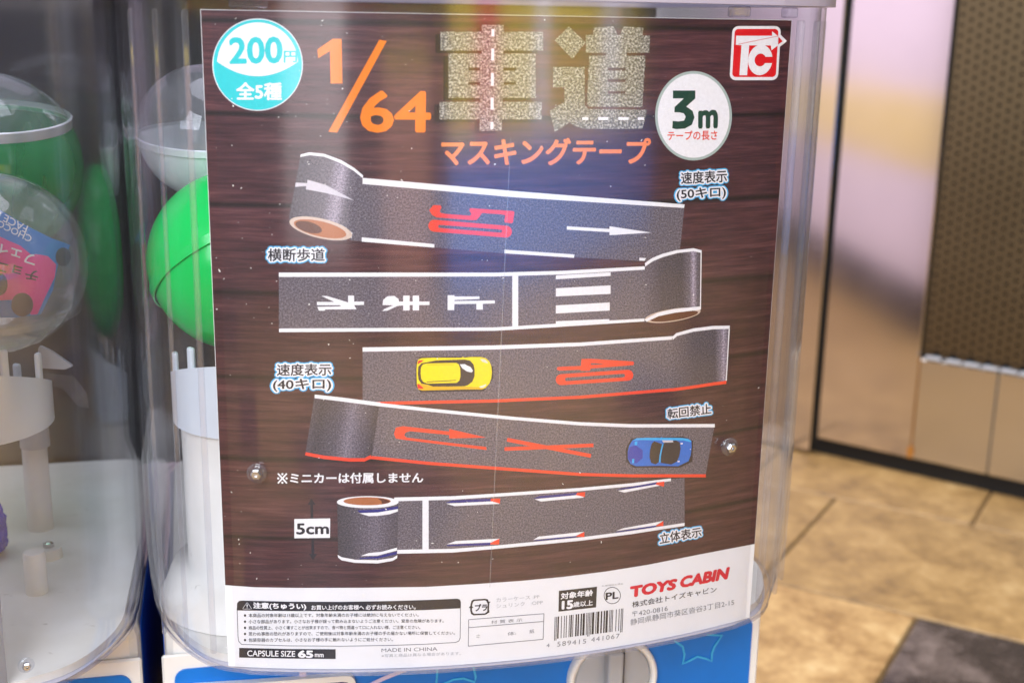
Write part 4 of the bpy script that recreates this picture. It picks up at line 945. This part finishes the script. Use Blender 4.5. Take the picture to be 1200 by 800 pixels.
A.text('origin_lettering', 'MADE IN CHINA', Zx([(42, 475), (435, 464), (435, 490), (42, 500)]), 'ink_grey', 1, card, .0)
A.text('origin_lettering', '※写真と商品は異なる場合があります。', Zx([(42, 515), (600, 497), (600, 520), (42, 538)]), 'ink_pale', 1, card, .0)
rc_ = A.ring('recycling_mark', Zx([(668, 165), (675, 140), (690, 130), (770, 125), (790, 130), (800, 155), (797, 215), (785, 232), (770, 238), (690, 242), (672, 232), (665, 205)]), Zx([(680, 168), (686, 148), (695, 141), (770, 136), (780, 142), (788, 157), (786, 212), (778, 222), (768, 228), (694, 231), (684, 224), (678, 205)]), 'ink_black', 1, card)
A.text('recycling_lettering', 'プラ', Zx([(700, 165), (785, 162), (785, 208), (700, 212)]), 'ink_black', 1, rc_, .04)
for p in ([(655, 190), (672, 168), (688, 188)], [(778, 145), (808, 145), (795, 165)], [(778, 232), (800, 203), (800, 222)]): A.poly('arrow_head', Zx(p), 'ink_black', 2, rc_)
A.text('material_lettering', 'カラーケース :PP', Zx([(848, 120), (1152, 97), (1154, 122), (850, 150)]), 'ink_pale', 1, card, .0)
A.text('material_lettering', 'シュリンク   :OPP', Zx([(848, 164), (1175, 135), (1177, 164), (850, 192)]), 'ink_pale', 1, card, .0)
def line(p, q, wd=.8): return stroke(p, q, wd)
a, b_, c_, d_, e_, f_ = Zx([(655, 272), (1184, 230), (1178, 410), (652, 458), (655, 328), (1182, 284)])
tb = A.poly('material_table', line(a, b_), 'ink_grey', 1, card)
for i, (p, q) in enumerate(((b_, c_), (c_, d_), (d_, a), (e_, f_))): A.poly('table_line', line(p, q), 'ink_grey', 1.3 + .3 * i, tb)
A.text('material_lettering', '材 質 表 示', Zx([(812, 278), (1032, 262), (1032, 286), (812, 303)]), 'ink_grey', 1, tb, .0)
A.text('material_lettering', '本', Zx([(708, 376), (736, 374), (736, 400), (708, 402)]), 'ink_grey', 1, tb); A.text('material_lettering', '体:', Zx([(928, 360), (988, 354), (988, 380), (928, 385)]), 'ink_grey', 1, tb); A.text('material_lettering', '紙', Zx([(1082, 342), (1116, 338), (1116, 366), (1082, 370)]), 'ink_grey', 1, tb)
def Zp(p): return zz(p, 620, 650, 5.333)
ag = A.poly('age_box', Zp([(186, 222), (424, 196), (418, 325), (183, 352)]), 'ink_black', 1, card)
A.text('age_lettering', '対象年齢', Zp([(200, 236), (398, 214), (397, 252), (198, 275)]), 'ink_white', 2, ag, .03)
A.text('age_lettering', '15', Zp([(208, 288), (272, 281), (270, 330), (207, 336)]), 'ink_white', 2, ag, .05); A.text('age_lettering', '歳以上', Zp([(276, 292), (398, 277), (396, 312), (275, 325)]), 'ink_white', 2, ag, .02)
pl = A.ring('liability_mark', Zp(ell(519, 251, 53, 53, 40)), Zp(ell(519, 251, 49, 49, 40)), 'ink_black', 1, card)
A.text('liability_lettering', 'PL', Zp([(480, 236), (558, 226), (556, 268), (480, 278)]), 'ink_black', 1, pl, .03)
A.text('liability_lettering', 'PL保険加入済み', Zp([(455, 188), (588, 172), (588, 182), (455, 197)]), 'ink_grey', 1, pl, .0)
# barcode
Lc = ['0001101', '0011001', '0010011', '0111101', '0100011', '0110001', '0101111', '0111011', '0110111', '0001011']
Rc = [''.join('1' if c == '0' else '0' for c in s) for s in Lc]; Gc = [s[::-1] for s in Rc]; par = {'4': 'LGLLGG'}['4']; dg_ = '4589415441067'
bits = '101' + ''.join((Lc if q == 'L' else Gc)[int(x)] for x, q in zip(dg_[1:7], par)) + '01010' + ''.join(Rc[int(x)] for x in dg_[7:]) + '101'
q = Zp([(160, 385), (588, 332), (582, 480), (156, 533)])
def bq(a, b): return tuple((q[0][i] * (1 - a) + q[1][i] * a) * (1 - b) + (q[3][i] * (1 - a) + q[2][i] * a) * b for i in (0, 1))
bars = []; i = 0
while i < 95:
    if bits[i] == '1':
        j = i
        while j < 95 and bits[j] == '1': j += 1
        lb = 1.0 if i < 3 or i > 91 or 45 <= i < 50 else .93
        bars.append([bq(i / 95, 0), bq(j / 95, 0), bq(j / 95, lb), bq(i / 95, lb)]); i = j
    else: i += 1
bc_ = A.poly('barcode', bars, 'ink_black', 1, card)
A.text('barcode_lettering', '4', Zp([(108, 552), (128, 550), (127, 572), (107, 575)]), 'ink_grey', 1, bc_); A.text('barcode_lettering', '589415', Zp([(176, 540), (357, 521), (355, 550), (175, 570)]), 'ink_grey', 1, bc_, space=1.2)
A.text('barcode_lettering', '441067', Zp([(388, 513), (566, 488), (564, 517), (387, 542)]), 'ink_grey', 1, bc_, space=1.2)
def Zt(p): return zz(p, 720, 640, 5)
A.text('maker_lettering', 'TOYS', Zt([(96, 236), (362, 190), (355, 246), (103, 293)]), 'ink_crimson', 2, card, .06, shear=.12)
A.text('maker_lettering', 'CABIN', Zt([(390, 180), (670, 122), (664, 184), (388, 238)]), 'ink_crimson', 2, card, .06, shear=.12)
A.text('maker_lettering', '株式会社トイズキャビン', Zt([(103, 322), (598, 232), (598, 266), (103, 358)]), 'ink_black', 1, card, .008)
A.text('address_lettering', '〒420-0816', Zt([(103, 382), (312, 346), (312, 374), (103, 410)]), 'ink_grey', 1, card, .0)
A.text('address_lettering', '静岡県静岡市葵区沓谷3丁目2-15', Zt([(93, 424), (700, 305), (700, 342), (93, 462)]), 'ink_grey', 1, card, .0)
